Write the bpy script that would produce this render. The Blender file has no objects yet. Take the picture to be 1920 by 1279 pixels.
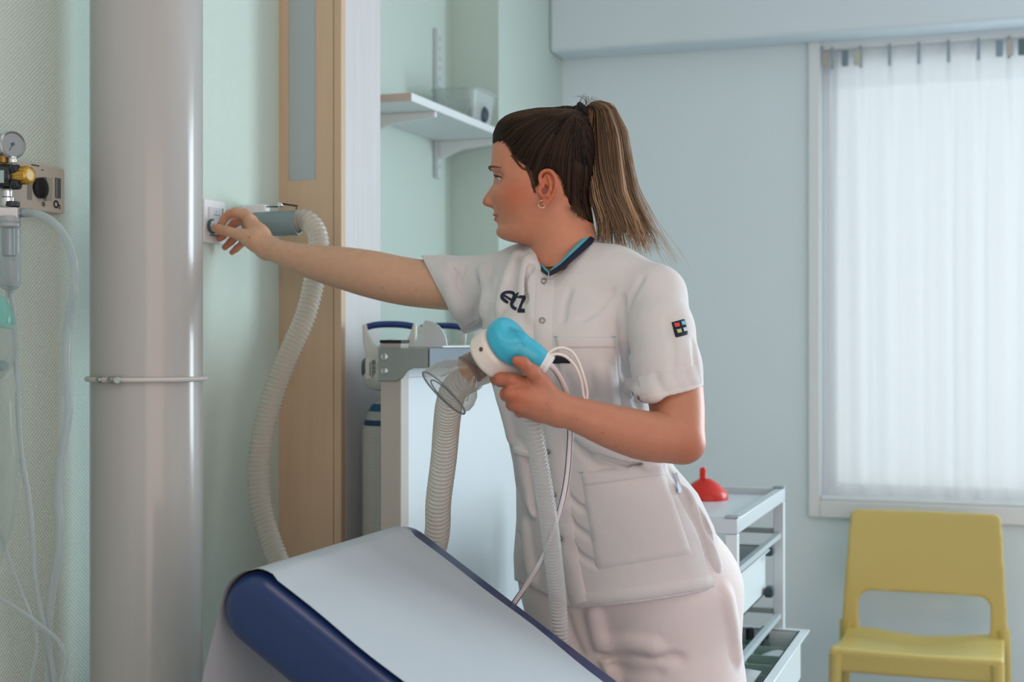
import bpy, bmesh, math, random
import numpy as np
from mathutils import Vector, Matrix
from mathutils.bvhtree import BVHTree

sc = bpy.context.scene
COL = sc.collection
random.seed(7); np.random.seed(7)
R = math.radians

# ------------------------------------------------------------------ camera
TH = R(19.3); CT, ST = math.cos(TH), math.sin(TH)
CAMZ = 1.28; F = 2666.7; CX, CY = 960.0, 639.5
cam = bpy.data.cameras.new('camera'); camo = bpy.data.objects.new('camera', cam); COL.objects.link(camo)
camo.location = (0, 0, CAMZ); camo.rotation_euler = (R(90), 0, TH)
cam.sensor_width = 36; cam.lens = 50; cam.clip_start = 0.05
cam.dof.use_dof = True; cam.dof.focus_distance = 2.36; cam.dof.aperture_fstop = 4.0
sc.camera = camo

# ------------------------------------------------------------------ world, lamps, exposure
w = bpy.data.worlds.new('world'); sc.world = w; w.use_nodes = True
bg = w.node_tree.nodes['Background']; bg.inputs[0].default_value = (0.88, 0.94, 1.0, 1); bg.inputs[1].default_value = 0.80
sc.view_settings.view_transform = 'Standard'; sc.view_settings.look = 'None'
sc.view_settings.gamma = 1; sc.view_settings.use_curve_mapping = False
sc.view_settings.exposure = 0.0
try:
    sc.cycles.use_denoising = True; sc.cycles.max_bounces = 8; sc.cycles.transparent_max_bounces = 16
    sc.cycles.caustics_reflective = False; sc.cycles.caustics_refractive = False
    sc.cycles.sample_clamp_indirect = 6
except Exception: pass
def area(name, loc, rot, sx, sy, power, col):
    l = bpy.data.lights.new(name, 'AREA'); l.shape = 'RECTANGLE'; l.size = sx; l.size_y = sy
    l.energy = power; l.color = col
    o = bpy.data.objects.new(name, l); COL.objects.link(o); o.location = loc; o.rotation_euler = rot
    return o
# daylight outside the two window bays (curtained bay in view, open bay out of view to the right)
area('daylight_curtained_bay', (-0.1, 4.95, 1.5), (R(-90), 0, 0), 1.1, 1.6, 4.2, (0.90, 0.96, 1.0))
area('daylight_open_bay', (1.45, 4.66, 1.5), (R(-90), 0, 0), 1.7, 1.35, 142, (0.79, 0.92, 1.0))
# ceiling panel over the middle of the room, and an added warm fill light, unseen, behind the camera
area('ceiling_panel_light', (-0.45, 0.75, 2.64), (R(12), R(-4), 0), 1.2, 0.6, 8, (1.0, 0.88, 0.80))
area('added_warm_fill', (1.55, -0.35, 1.05), (R(90), 0, R(38)), 2.4, 2.0, 34, (1.0, 0.62, 0.47))

# ------------------------------------------------------------------ helpers
def K(px, py, D):                       # a real point: pixel direction at a measured depth along the view axis
    L = (px-CX)/F*D; Z = (CY-py)/F*D
    return Vector((L*CT - D*ST, L*ST + D*CT, CAMZ+Z))
def Kc(px, py, D): return np.array(((px-CX)/F*D, D, (CY-py)/F*D))
def cam2w(p):
    p = np.asarray(p, float)
    return np.stack([p[..., 0]*CT - p[..., 1]*ST, p[..., 0]*ST + p[..., 1]*CT, p[..., 2]+CAMZ], -1)
def dirw(l, d, z=0): return Vector((l*CT - d*ST, l*ST + d*CT, z))
def lin(c):
    out = []
    for v in c[:3]:
        v = v/255.0
        out.append(v/12.92 if v <= 0.04045 else ((v+0.055)/1.055)**2.4)
    return (*out, 1)
def M(name, col, rough=0.5, metal=0.0, bump=None, spec=0.5, sss=0.0, coat=0.0, vary=0.0, vscale=6, trans=0.0, ior=1.45, sheen=0.0, stretch=None):
    m = bpy.data.materials.new(name); m.use_nodes = True
    nt = m.node_tree; b = nt.nodes['Principled BSDF']
    b.inputs['Base Color'].default_value = lin(col); b.inputs['Roughness'].default_value = rough
    b.inputs['Metallic'].default_value = metal; b.inputs['Specular IOR Level'].default_value = spec
    b.inputs['Coat Weight'].default_value = coat; b.inputs['Transmission Weight'].default_value = trans
    b.inputs['IOR'].default_value = ior; b.inputs['Sheen Weight'].default_value = sheen
    if sss:
        b.inputs['Subsurface Weight'].default_value = sss
        b.inputs['Subsurface Radius'].default_value = (0.012, 0.005, 0.003); b.inputs['Subsurface Scale'].default_value = 1.0
    tc = nt.nodes.new('ShaderNodeTexCoord'); mp = nt.nodes.new('ShaderNodeMapping')
    nt.links.new(tc.outputs['Object'], mp.inputs[0])
    if stretch: mp.inputs['Scale'].default_value = stretch
    if vary or True:
        n = nt.nodes.new('ShaderNodeTexNoise'); n.inputs['Scale'].default_value = vscale; n.inputs['Detail'].default_value = 5
        nt.links.new(mp.outputs[0], n.inputs[0])
        mx = nt.nodes.new('ShaderNodeMix'); mx.data_type = 'RGBA'
        v = vary or 0.03
        c = lin(col)
        mx.inputs['A'].default_value = (*[x*(1-v) for x in c[:3]], 1)
        mx.inputs['B'].default_value = (*[min(1, x*(1+v)) for x in c[:3]], 1)
        nt.links.new(n.outputs[0], mx.inputs['Factor']); nt.links.new(mx.outputs['Result'], b.inputs['Base Color'])
    if bump:
        n2 = nt.nodes.new('ShaderNodeTexNoise'); n2.inputs['Scale'].default_value = bump[0]; n2.inputs['Detail'].default_value = 3
        nt.links.new(mp.outputs[0], n2.inputs[0])
        bp = nt.nodes.new('ShaderNodeBump'); bp.inputs['Strength'].default_value = bump[1]; bp.inputs['Distance'].default_value = bump[2] if len(bump) > 2 else 0.002
        nt.links.new(n2.outputs[0], bp.inputs['Height']); nt.links.new(bp.outputs[0], b.inputs['Normal'])
    return m
def clearmat(name, tint, gloss=0.25, alpha=0.15, rough=0.05, body=None, glow=0.0):
    """thin clear plastic: see-through facing the eye, glossy and denser at grazing angles"""
    m = bpy.data.materials.new(name); m.use_nodes = True; nt = m.node_tree
    nt.nodes.clear(); o = nt.nodes.new('ShaderNodeOutputMaterial')
    tr = nt.nodes.new('ShaderNodeBsdfTransparent'); tr.inputs[0].default_value = lin(tint)
    pb = nt.nodes.new('ShaderNodeBsdfPrincipled'); pb.inputs['Base Color'].default_value = lin(body or tint); pb.inputs['Roughness'].default_value = rough
    pb.inputs['Specular IOR Level'].default_value = 0.8
    lw = nt.nodes.new('ShaderNodeLayerWeight'); lw.inputs[0].default_value = 0.35
    ma = nt.nodes.new('ShaderNodeMath'); ma.operation = 'MULTIPLY_ADD'; ma.inputs[1].default_value = gloss; ma.inputs[2].default_value = alpha
    ma.use_clamp = True
    nt.links.new(lw.outputs['Facing'], ma.inputs[0])
    mix = nt.nodes.new('ShaderNodeMixShader'); nt.links.new(ma.outputs[0], mix.inputs[0])
    bo = pb.outputs[0]
    if glow:
        tl = nt.nodes.new('ShaderNodeBsdfTranslucent'); tl.inputs[0].default_value = lin(body or tint)
        m3 = nt.nodes.new('ShaderNodeMixShader'); m3.inputs[0].default_value = glow
        nt.links.new(pb.outputs[0], m3.inputs[1]); nt.links.new(tl.outputs[0], m3.inputs[2]); bo = m3.outputs[0]
    nt.links.new(tr.outputs[0], mix.inputs[1]); nt.links.new(bo, mix.inputs[2]); nt.links.new(mix.outputs[0], o.inputs[0])
    return m

def tag(o, label=None, cat=None, group=None, kind=None):
    if label: o['label'] = label
    if cat: o['category'] = cat
    if group: o['group'] = group
    if kind: o['kind'] = kind
    return o
def thing(name, loc, label, cat, group=None):
    o = bpy.data.objects.new(name, None); COL.objects.link(o); o.location = loc
    o.empty_display_size = 0.05
    return tag(o, label, cat, group)
def rootloc(p):
    v = Vector((0, 0, 0))
    while p is not None: v = v + p.location; p = p.parent
    return v
def mesh_obj(name, verts, faces, mat, parent=None, smooth=True, label=None, angle=None):
    off = rootloc(parent)
    me = bpy.data.meshes.new(name)
    vs = np.asarray(verts, float).reshape(-1, 3) - np.array(off)
    if isinstance(faces, np.ndarray):
        n = faces.shape[1]; me.vertices.add(len(vs)); me.vertices.foreach_set('co', vs.astype(np.float32).ravel())
        me.loops.add(faces.size); me.loops.foreach_set('vertex_index', faces.astype(np.int32).ravel())
        me.polygons.add(len(faces)); me.polygons.foreach_set('loop_start', np.arange(0, faces.size, n, dtype=np.int32))
        me.update(calc_edges=True)
    else:
        me.from_pydata([tuple(v) for v in vs], [], faces)
    if smooth:
        me.polygons.foreach_set('use_smooth', [True]*len(me.polygons))
        if angle is not None:
            try: me.set_sharp_from_angle(angle=R(angle))
            except Exception: pass
    if mat is not None: me.materials.append(mat)
    o = bpy.data.objects.new(name, me); COL.objects.link(o)
    if parent is not None: o.parent = parent
    if label: o['label'] = label
    return o
def cr(pts, n=8, closed=False):
    """Catmull-Rom through points (any width of columns)"""
    P = np.array([list(p) for p in pts], float); m = len(P); out = []
    segs = m if closed else m-1
    for i in range(segs):
        if closed: p0, p1, p2, p3 = P[(i-1) % m], P[i], P[(i+1) % m], P[(i+2) % m]
        else: p0, p1, p2, p3 = P[max(i-1, 0)], P[i], P[i+1], P[min(i+2, m-1)]
        for t in np.arange(n)/n:
            out.append(0.5*((2*p1)+(-p0+p2)*t+(2*p0-5*p1+4*p2-p3)*t*t+(-p0+3*p1-3*p2+p3)*t**3))
    if not closed: out.append(P[-1])
    return np.array(out)
def resample(P, step):
    P = np.asarray(P, float); d = np.r_[0, np.cumsum(np.linalg.norm(np.diff(P[:, :3], axis=0), axis=1))]
    n = max(2, int(round(d[-1]/step))+1); s = np.linspace(0, d[-1], n)
    return np.stack([np.interp(s, d, P[:, k]) for k in range(P.shape[1])], 1)
def frames(P):
    T = np.gradient(P, axis=0); T /= np.linalg.norm(T, axis=1)[:, None]+1e-12
    a = np.array([0, 0, 1.0]) if abs(T[0][2]) < 0.9 else np.array([1.0, 0, 0])
    N = [np.cross(T[0], a)]; N[0] /= np.linalg.norm(N[0])
    for i in range(1, len(P)):
        n = N[-1]-T[i]*np.dot(N[-1], T[i]); N.append(n/(np.linalg.norm(n)+1e-12))
    N = np.array(N); return T, N, np.cross(T, N)
class MB:
    def __init__(s): s.v = []; s.f = []
    def add(s, vs, fs):
        b = len(s.v); s.v += [tuple(map(float, v)) for v in vs]; s.f += [[i+b for i in f] for f in fs]; return s
    def box(s, x0, x1, y0, y1, z0, z1, mat=None):
        vs = [(x, y, z) for x in (x0, x1) for y in (y0, y1) for z in (z0, z1)]
        if mat is not None: vs = [tuple(mat @ Vector(v)) for v in vs]
        return s.add(vs, [(0, 1, 3, 2), (4, 6, 7, 5), (0, 4, 5, 1), (2, 3, 7, 6), (0, 2, 6, 4), (1, 5, 7, 3)])
    def tube(s, P, r, n=10, caps=True, flat=None):
        P = np.asarray(P, float); r = np.broadcast_to(np.asarray(r, float), (len(P),))
        T, N, B = frames(P); a = np.linspace(0, 2*np.pi, n, endpoint=False)
        vs = P[:, None]+r[:, None, None]*(np.cos(a)[None, :, None]*N[:, None]+np.sin(a)[None, :, None]*B[:, None]*(flat or 1))
        m = len(P); fs = [(i*n+j, i*n+(j+1) % n, (i+1)*n+(j+1) % n, (i+1)*n+j) for i in range(m-1) for j in range(n)]
        if caps: fs += [tuple(range(n))[::-1], tuple((m-1)*n+j for j in range(n))]
        return s.add(vs.reshape(-1, 3), fs)
    def lathe(s, prof, o, axis=(0, 0, 1), n=28, caps=True):
        """prof: (radius, height along axis) from o"""
        ax = Vector(axis).normalized(); q = ax.orthogonal().normalized(); r2 = ax.cross(q); o = Vector(o)
        vs = []
        for (r, h) in prof:
            for j in range(n):
                t = 2*math.pi*j/n; vs.append(o+ax*h+(q*math.cos(t)+r2*math.sin(t))*max(r, 1e-5))
        m = len(prof); fs = [(i*n+j, i*n+(j+1) % n, (i+1)*n+(j+1) % n, (i+1)*n+j) for i in range(m-1) for j in range(n)]
        if caps: fs += [tuple(range(n))[::-1], tuple((m-1)*n+j for j in range(n))]
        return s.add(vs, fs)
    def prism(s, poly, o, u, v, w):
        """poly 2-D outline in axes u,v at o, extruded by vector w"""
        o, u, v, w = Vector(o), Vector(u), Vector(v), Vector(w); n = len(poly)
        a = [o+u*p[0]+v*p[1] for p in poly]; vs = a+[p+w for p in a]
        fs = [tuple(range(n))[::-1], tuple(range(n, 2*n))]+[(i, (i+1) % n, n+(i+1) % n, n+i) for i in range(n)]
        return s.add(vs, fs)
    def grid(s, G):
        G = np.asarray(G); a, b = G.shape[:2]
        return s.add(G.reshape(-1, 3), [(i*b+j, i*b+j+1, (i+1)*b+j+1, (i+1)*b+j) for i in range(a-1) for j in range(b-1)])
    def build(s, name, mat, parent=None, bevel=0.0, smooth=True, label=None, seg=2, solid=0.0, angle=35):
        o = mesh_obj(name, s.v, s.f, mat, parent, smooth, label, angle if smooth else None)
        bm = bmesh.new(); bm.from_mesh(o.data); bmesh.ops.recalc_face_normals(bm, faces=bm.faces); bm.to_mesh(o.data); bm.free()
        if solid:
            md = o.modifiers.new('thickness', 'SOLIDIFY'); md.thickness = solid; md.offset = 0
        if bevel:
            md = o.modifiers.new('bevel', 'BEVEL'); md.width = bevel; md.segments = seg; md.limit_method = 'ANGLE'; md.angle_limit = R(40); md.harden_normals = False
        return o
def rrect(w, h, r, n=5):
    out = []
    for cx, cy, a0 in ((w/2-r, h/2-r, 0), (-w/2+r, h/2-r, 90), (-w/2+r, -h/2+r, 180), (w/2-r, -h/2+r, 270)):
        for i in range(n+1):
            a = R(a0+90*i/n); out.append((cx+r*math.cos(a), cy+r*math.sin(a)))
    return out

# ---- signed-distance volumes meshed with surface nets (used for moulded and organic shapes)
class Vol:
    def __init__(s, lo, hi, h):
        s.lo = np.array(lo, float); s.h = h; s.n = [int(math.ceil((b-a)/h))+1 for a, b in zip(lo, hi)]
        s.ax = [(s.lo[k]+h*np.arange(s.n[k])).astype(np.float32) for k in range(3)]
        s.d = np.full(s.n, 0.2, np.float32)
    def reg(s, lo, hi):
        return tuple(slice(max(0, int((lo[k]-s.lo[k])/s.h)), max(0, min(s.n[k], int((hi[k]-s.lo[k])/s.h)+2))) for k in range(3))
    def xyz(s, rg):
        return s.ax[0][rg[0]][:, None, None], s.ax[1][rg[1]][None, :, None], s.ax[2][rg[2]][None, None, :]
    def put(s, rg, e, k=0.0, sub=False):
        a = s.d[rg]
        if sub:
            e = -e
            if k > 0: hh = np.maximum(k-np.abs(a-e), 0)/k; s.d[rg] = np.maximum(a, e)+hh*hh*k*0.25
            else: s.d[rg] = np.maximum(a, e)
        else:
            if k > 0: hh = np.maximum(k-np.abs(a-e), 0)/k; s.d[rg] = np.minimum(a, e)-hh*hh*k*0.25
            else: s.d[rg] = np.minimum(a, e)
    def cap(s, a, b, ra, rb=None, k=0.0, sub=False, sq=None):
        rb = ra if rb is None else rb; a = np.array(a, float); b = np.array(b, float); m = max(ra, rb)+max(k, 0.004)+2*s.h
        rg = s.reg(np.minimum(a, b)-m, np.maximum(a, b)+m)
        if min(r.stop-r.start for r in rg) <= 0: return
        x, y, z = s.xyz(rg); ab = b-a; L2 = float(ab@ab)+1e-12
        px, py, pz = x-a[0], y-a[1], z-a[2]
        t = np.clip((px*ab[0]+py*ab[1]+pz*ab[2])/L2, 0, 1)
        e = np.sqrt((px-t*ab[0])**2+(py-t*ab[1])**2+(pz-t*ab[2])**2)-(ra+t*(rb-ra))
        s.put(rg, e.astype(np.float32), k, sub)
    def chain(s, pts, rs, k=0.0, sub=False):
        for i in range(len(pts)-1): s.cap(pts[i], pts[i+1], rs[i], rs[i+1], k, sub)
    def ell(s, c, r, k=0.0, sub=False, rot=None):
        c = np.array(c, float); r = np.array(r, float); m = max(r)+max(k, 0.004)+2*s.h
        rg = s.reg(c-m, c+m)
        if min(q.stop-q.start for q in rg) <= 0: return
        x, y, z = s.xyz(rg); p = [x-c[0], y-c[1], z-c[2]]
        if rot is not None: p = [rot[i][0]*p[0]+rot[i][1]*p[1]+rot[i][2]*p[2] for i in range(3)]
        k0 = np.sqrt((p[0]/r[0])**2+(p[1]/r[1])**2+(p[2]/r[2])**2)+1e-9
        k1 = np.sqrt((p[0]/r[0]**2)**2+(p[1]/r[1]**2)**2+(p[2]/r[2]**2)**2)+1e-9
        s.put(rg, (k0*(k0-1)/k1).astype(np.float32), k, sub)
    def plane(s, p, nrm, k=0.0, rg=None):
        """cut away the side the normal points to"""
        rg = rg or tuple(slice(0, q) for q in s.n); x, y, z = s.xyz(rg); nrm = np.array(nrm, float); nrm /= np.linalg.norm(nrm)
        e = ((x-p[0])*nrm[0]+(y-p[1])*nrm[1]+(z-p[2])*nrm[2]).astype(np.float32)
        s.put(rg, -e, k, sub=True)
    def mesh(s):
        d = s.d; ins = d < 0; nx, ny, nz = d.shape
        c = ins[:-1, :-1, :-1].astype(np.int8)
        for i, j, k in ((1, 0, 0), (0, 1, 0), (0, 0, 1), (1, 1, 0), (1, 0, 1), (0, 1, 1), (1, 1, 1)):
            c = c+ins[i:nx-1+i, j:ny-1+j, k:nz-1+k]
        act = (c > 0) & (c < 8); I = np.argwhere(act)
        idx = np.full(act.shape, -1, np.int32); idx[act] = np.arange(len(I), dtype=np.int32)
        off = np.array([(i, j, k) for i in (0, 1) for j in (0, 1) for k in (0, 1)])
        val = np.stack([d[I[:, 0]+o[0], I[:, 1]+o[1], I[:, 2]+o[2]] for o in off], 1)
        acc = np.zeros((len(I), 3)); cnt = np.zeros(len(I))
        for a in range(8):
            for b in range(a+1, 8):
                if np.abs(off[a]-off[b]).sum() != 1: continue
                va, vb = val[:, a], val[:, b]; m = (va < 0) != (vb < 0)
                t = np.where(m, va/(va-vb+1e-20), 0)
                acc += m[:, None]*(off[a]+t[:, None]*(off[b]-off[a])); cnt += m
        V = s.lo+s.h*(I+acc/np.maximum(cnt, 1)[:, None])
        Fs = []
        for ax in range(3):
            sl0 = [slice(1, q-1) for q in d.shape]; sl0[ax] = slice(0, d.shape[ax]-1)
            sl1 = list(sl0); sl1[ax] = slice(1, d.shape[ax])
            A = ins[tuple(sl0)]; B = ins[tuple(sl1)]; E = np.argwhere(A != B)
            if not len(E): continue
            g = E.copy(); 
            for q in range(3):
                if q != ax: g[:, q] += 1
            u, v = [(1, 2), (2, 0), (0, 1)][ax]
            def cell(du, dv):
                h = g.copy(); h[:, u] -= du; h[:, v] -= dv; return idx[h[:, 0], h[:, 1], h[:, 2]]
            q = np.stack([cell(1, 1), cell(0, 1), cell(0, 0), cell(1, 0)], 1)
            fl = ~A[E[:, 0], E[:, 1], E[:, 2]]
            q[fl] = q[fl][:, ::-1]; Fs.append(q)
        Fq = np.concatenate(Fs); Fq = Fq[(Fq >= 0).all(1)]
        return V, Fq
def lap(V, Fq, it=2, lam=0.5):
    e = np.concatenate([Fq[:, [0, 1]], Fq[:, [1, 2]], Fq[:, [2, 3]], Fq[:, [3, 0]]])
    cnt = np.bincount(e[:, 0], minlength=len(V))+np.bincount(e[:, 1], minlength=len(V))
    for _ in range(it):
        acc = np.zeros_like(V)
        for k in range(3):
            acc[:, k] = np.bincount(e[:, 0], V[e[:, 1], k], len(V))+np.bincount(e[:, 1], V[e[:, 0], k], len(V))
        V = V+lam*(acc/np.maximum(cnt, 1)[:, None]-V)
    return V
# ------------------------------------------------------------------ materials
white = M('white_paint', (226, 230, 232), 0.45, vary=0.01)
whitep = M('white_plastic', (224, 228, 230), 0.35, vary=0.01)
wallm = M('window_wall_paint', (220, 234, 240), 0.7, bump=(90, 0.08, 0.001), vary=0.012)
beamm = M('beam_paint', (216, 229, 237), 0.7, vary=0.012)
floorm = M('grey_linoleum', (150, 156, 158), 0.4, vary=0.05, vscale=3)
ceilm = M('ceiling_tiles', (222, 224, 222), 0.8, vary=0.02)
steel = M('brushed_steel', (176, 176, 172), 0.38, 1.0, vary=0.06, vscale=30, stretch=(1, 1, 14))
chrome = M('chrome', (215, 215, 215), 0.14, 1.0)
alu = M('anodised_aluminium', (196, 194, 190), 0.45, 0.15, vary=0.02)
black = M('black_plastic', (24, 26, 28), 0.4)
navyp = M('navy_plastic', (22, 52, 116), 0.35)
def wallpaper():
    m = M('mint_glass_fibre_wallpaper', (200, 217, 209), 0.62, vary=0.012)
    nt = m.node_tree; b = nt.nodes['Principled BSDF']
    tc = nt.nodes.new('ShaderNodeTexCoord'); sep = nt.nodes.new('ShaderNodeSeparateXYZ'); nt.links.new(tc.outputs['Object'], sep.inputs[0])
    def sn(out, f):
        a = nt.nodes.new('ShaderNodeMath'); a.operation = 'MULTIPLY'; a.inputs[1].default_value = f; nt.links.new(out, a.inputs[0])
        b2 = nt.nodes.new('ShaderNodeMath'); b2.operation = 'SINE'; nt.links.new(a.outputs[0], b2.inputs[0]); return b2
    add = nt.nodes.new('ShaderNodeMath'); add.operation = 'ADD'; nt.links.new(sep.outputs['X'], add.inputs[0]); nt.links.new(sep.outputs['Y'], add.inputs[1])
    s1 = sn(add.outputs[0], 2*math.pi/0.0085); s2 = sn(sep.outputs['Z'], 2*math.pi/0.0072)
    mu = nt.nodes.new('ShaderNodeMath'); mu.operation = 'MULTIPLY'; nt.links.new(s1.outputs[0], mu.inputs[0]); nt.links.new(s2.outputs[0], mu.inputs[1])
    n = nt.nodes.new('ShaderNodeTexNoise'); n.inputs['Scale'].default_value = 160; nt.links.new(tc.outputs['Object'], n.inputs[0])
    ad = nt.nodes.new('ShaderNodeMath'); ad.operation = 'ADD'; nt.links.new(mu.outputs[0], ad.inputs[0]); nt.links.new(n.outputs[0], ad.inputs[1])
    bp = nt.nodes.new('ShaderNodeBump'); bp.inputs['Strength'].default_value = 0.42; bp.inputs['Distance'].default_value = 0.0012
    nt.links.new(ad.outputs[0], bp.inputs['Height']); nt.links.new(bp.outputs[0], b.inputs['Normal'])
    return m
mint = wallpaper()
def woodmat(name, col):
    m = M(name, col, 0.5, vary=0.10, vscale=9, stretch=(7, 7, 0.35), bump=(40, 0.12, 0.0006))
    return m
oak = woodmat('oak_veneer', (204, 176, 148)); oak_lit = woodmat('oak_veneer_lit', (206, 204, 205))  # second oak is a paler copy: window light on the side put into colour

# ------------------------------------------------------------------ room shell
YW = 4.5
def struct(name, mb, mat, **k):
    o = mb.build(name, mat, None, **k); o['kind'] = 'structure'; return o
struct('floor', MB().box(-1.8, 2.8, -2.2, 4.7, -0.08, 0), floorm)
struct('ceiling', MB().box(-1.8, 2.8, -2.2, 4.7, 2.7, 2.78), ceilm)
foot = [(-1.5, -2.2), (-1.5, 2.85), (-1.55, 2.85), (-1.55, 3.88), (-1.40, 3.88), (-1.40, YW), (-1.8, YW), (-1.8, -2.2)]
struct('wall_left', MB().prism(foot, (0, 0, 0), (1, 0, 0), (0, 1, 0), (0, 0, 2.7)), mint)
OX0, OX1, OZ0, OZ1 = -0.558, 2.35, 0.785, 2.20
wb = MB()
wb.box(-1.8, OX0, YW, YW+.22, 0, 2.7); wb.box(OX1, 2.8, YW, YW+.22, 0, 2.7)
wb.box(OX0, OX1, YW, YW+.22, 0, OZ0); wb.box(OX0, OX1, YW, YW+.22, OZ1, 2.7)
struct('wall_back', wb, wallm)
struct('trim_1', MB().box(-1.40, 2.8, 4.36, YW, 2.209, 2.7), beamm, bevel=0.012, seg=3)
# flat white casing round the window
cs = MB(); cs.box(-0.593, OX0, YW-.018, YW, 0.732, 2.209); cs.box(OX0, OX1, YW-.018, YW, 0.732, OZ0)
struct('trim_2', cs, white, bevel=0.003)
struct('baseboard_back', MB().box(-1.40, 2.8, YW-.014, YW, 0, 0.08), M('grey_skirting', (150, 158, 162), 0.5), bevel=0.003)
win = bpy.data.objects.new('window_1', None); COL.objects.link(win); win.location = (OX0, 4.6, OZ0); win['kind'] = 'structure'
fr = MB()
for a, b in ((OX0, OX0+.05), (0.58, 0.66), (OX1-.05, OX1)): fr.box(a, b, 4.56, 4.62, OZ0, OZ1)

for a, b in ((OX0+.05, .58), (.66, OX1-.05)): fr.box(a, b, 4.561, 4.619, OZ0, OZ0+.05); fr.box(a, b, 4.561, 4.619, OZ1-.05, OZ1)
fr.build('window_frame', white, win, bevel=0.003)
gl = clearmat('window_glass', (250, 252, 252), gloss=0.25, alpha=0.02)
MB().box(OX0+.05, 0.58, 4.588, 4.592, OZ0+.05, OZ1-.05).build('window_pane', gl, win)
MB().box(0.66, OX1-.05, 4.588, 4.592, OZ0+.05, OZ1-.05).build('window_pane', gl, win)
MB().box(OX0+.001, OX1-.001, 4.499, 4.5595, OZ0+.001, OZ0+.012).build('window_sill', white, win, bevel=0.002)

# ------------------------------------------------------------------ sheer curtain with pinch pleats and hooks
cur = thing('sheer_curtain', (-0.1, 4.525, OZ0), 'white sheer pinch-pleated curtain glowing in the window behind the yellow chair', 'curtain')
def sheer():
    m = bpy.data.materials.new('sheer_voile'); m.use_nodes = True; nt = m.node_tree; nt.nodes.clear()
    o = nt.nodes.new('ShaderNodeOutputMaterial'); t = nt.nodes.new('ShaderNodeBsdfTranslucent'); t.inputs[0].default_value = (.9, .92, .93, 1)
    d = nt.nodes.new('ShaderNodeBsdfDiffuse'); d.inputs[0].default_value = (.85, .87, .88, 1)
    p = nt.nodes.new('ShaderNodeBsdfTransparent'); m1 = nt.nodes.new('ShaderNodeMixShader'); m2 = nt.nodes.new('ShaderNodeMixShader')
    m1.inputs[0].default_value = 0.3; m2.inputs[0].default_value = 0.22
    nt.links.new(t.outputs[0], m1.inputs[1]); nt.links.new(d.outputs[0], m1.inputs[2])
    nt.links.new(m1.outputs[0], m2.inputs[1]); nt.links.new(p.outputs[0], m2.inputs[2]); nt.links.new(m2.outputs[0], o.inputs[0]); return m
PX = [-0.522+0.0865*i for i in range(13)]
xs = np.linspace(-0.535, 0.52, 320); zs = np.r_[np.linspace(0.80, 2.0, 10), np.linspace(2.03, 2.185, 10)]
G = np.zeros((len(zs), len(xs), 3))
for i, z in enumerate(zs):
    top = np.clip((z-1.55)/0.6, 0, 1)
    ph = (xs-PX[0])/0.0865
    wide = np.cos(2*np.pi*ph+0.6*np.sin(3.1*xs+z))*(0.010+0.004*np.sin(ph*1.7))*(1-top*0.6)
    near = np.abs(ph-np.round(ph)); pinch = np.exp(-(near/0.075)**2)
    G[i, :, 0] = xs; G[i, :, 1] = 4.528+wide-0.018*top**2*pinch+0.004*np.cos(2*np.pi*ph*3)*pinch*top; G[i, :, 2] = z
mb = MB(); mb.grid(G); mb.build('curtain_panel', sheer(), cur, angle=None)
tape = MB(); T2 = G[-8:, :, :].copy(); T2[:, :, 1] += 0.006; tape.grid(T2); tape.build('heading_tape', sheer(), cur, angle=None)
hookm = M('curtain_hook_plastic', (150, 166, 176), 0.4)
for i, x in enumerate(PX):
    h = MB(); h.box(x-.0045, x+.0045, 4.497, 4.506, 2.125, 2.19); h.tube([(x, 4.505, 2.19), (x, 4.515, 2.203), (x, 4.525, 2.19)], .003, 6)
    h.build('hook', hookm, cur)
for x, c in ((-0.541, (176, 172, 160)), (-0.482, (120, 140, 150)), (-0.445, (190, 194, 180)), (-0.03, (140, 156, 166)), (0.0, (186, 184, 176)), (0.033, (96, 114, 126))):
    MB().box(x-.010, x+.010, 4.492, 4.497, 2.13, 2.18).build('tape_clip', M('clip', c, 0.5), cur, bevel=0.002)
MB().box(-0.55, 2.3, 4.505, 4.525, 2.188, 2.203).build('curtain_rail', white, cur, bevel=0.002)

# ------------------------------------------------------------------ oak pier with frosted light strip
pier = thing('oak_wall_unit', (-1.425, 2.85, 0), 'light oak veneered upright wall unit with tall frosted glass strip, beside the grey hose holder', 'cabinet')
X0, X1, Y0, Y1 = -1.5, -1.35, 2.75, 2.95
sx0, sx1, sz = -1.478, -1.41, 1.627
fp = MB(); fp.box(X0, sx0, Y0, Y0+.02, 0, 2.69); fp.box(sx0, sx1, Y0, Y0+.02, 0, sz); fp.box(sx1, X1-.019, Y0, Y0+.02, 0, 2.69)
fp.build('front_panel', oak, pier)
MB().box(X1-.0175, X1, Y0, Y0+.0205, 0, 2.69).build('edge_strip', oak, pier, bevel=0.0008)
MB().box(X1-.02, X1, Y0+.0205, Y1, 0, 2.69).build('side_panel', oak_lit, pier)
MB().box(X0, X1-.02, Y0+.02, Y1, 0, 2.69).build('core', oak, pier)
MB().box(sx0, sx1, Y0+.004, Y0+.012, sz, 2.69).build('frosted_glass', M('frosted_glass', (172, 184, 188), 0.35, vary=0.02), pier, label='frosted grey glass strip')

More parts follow.
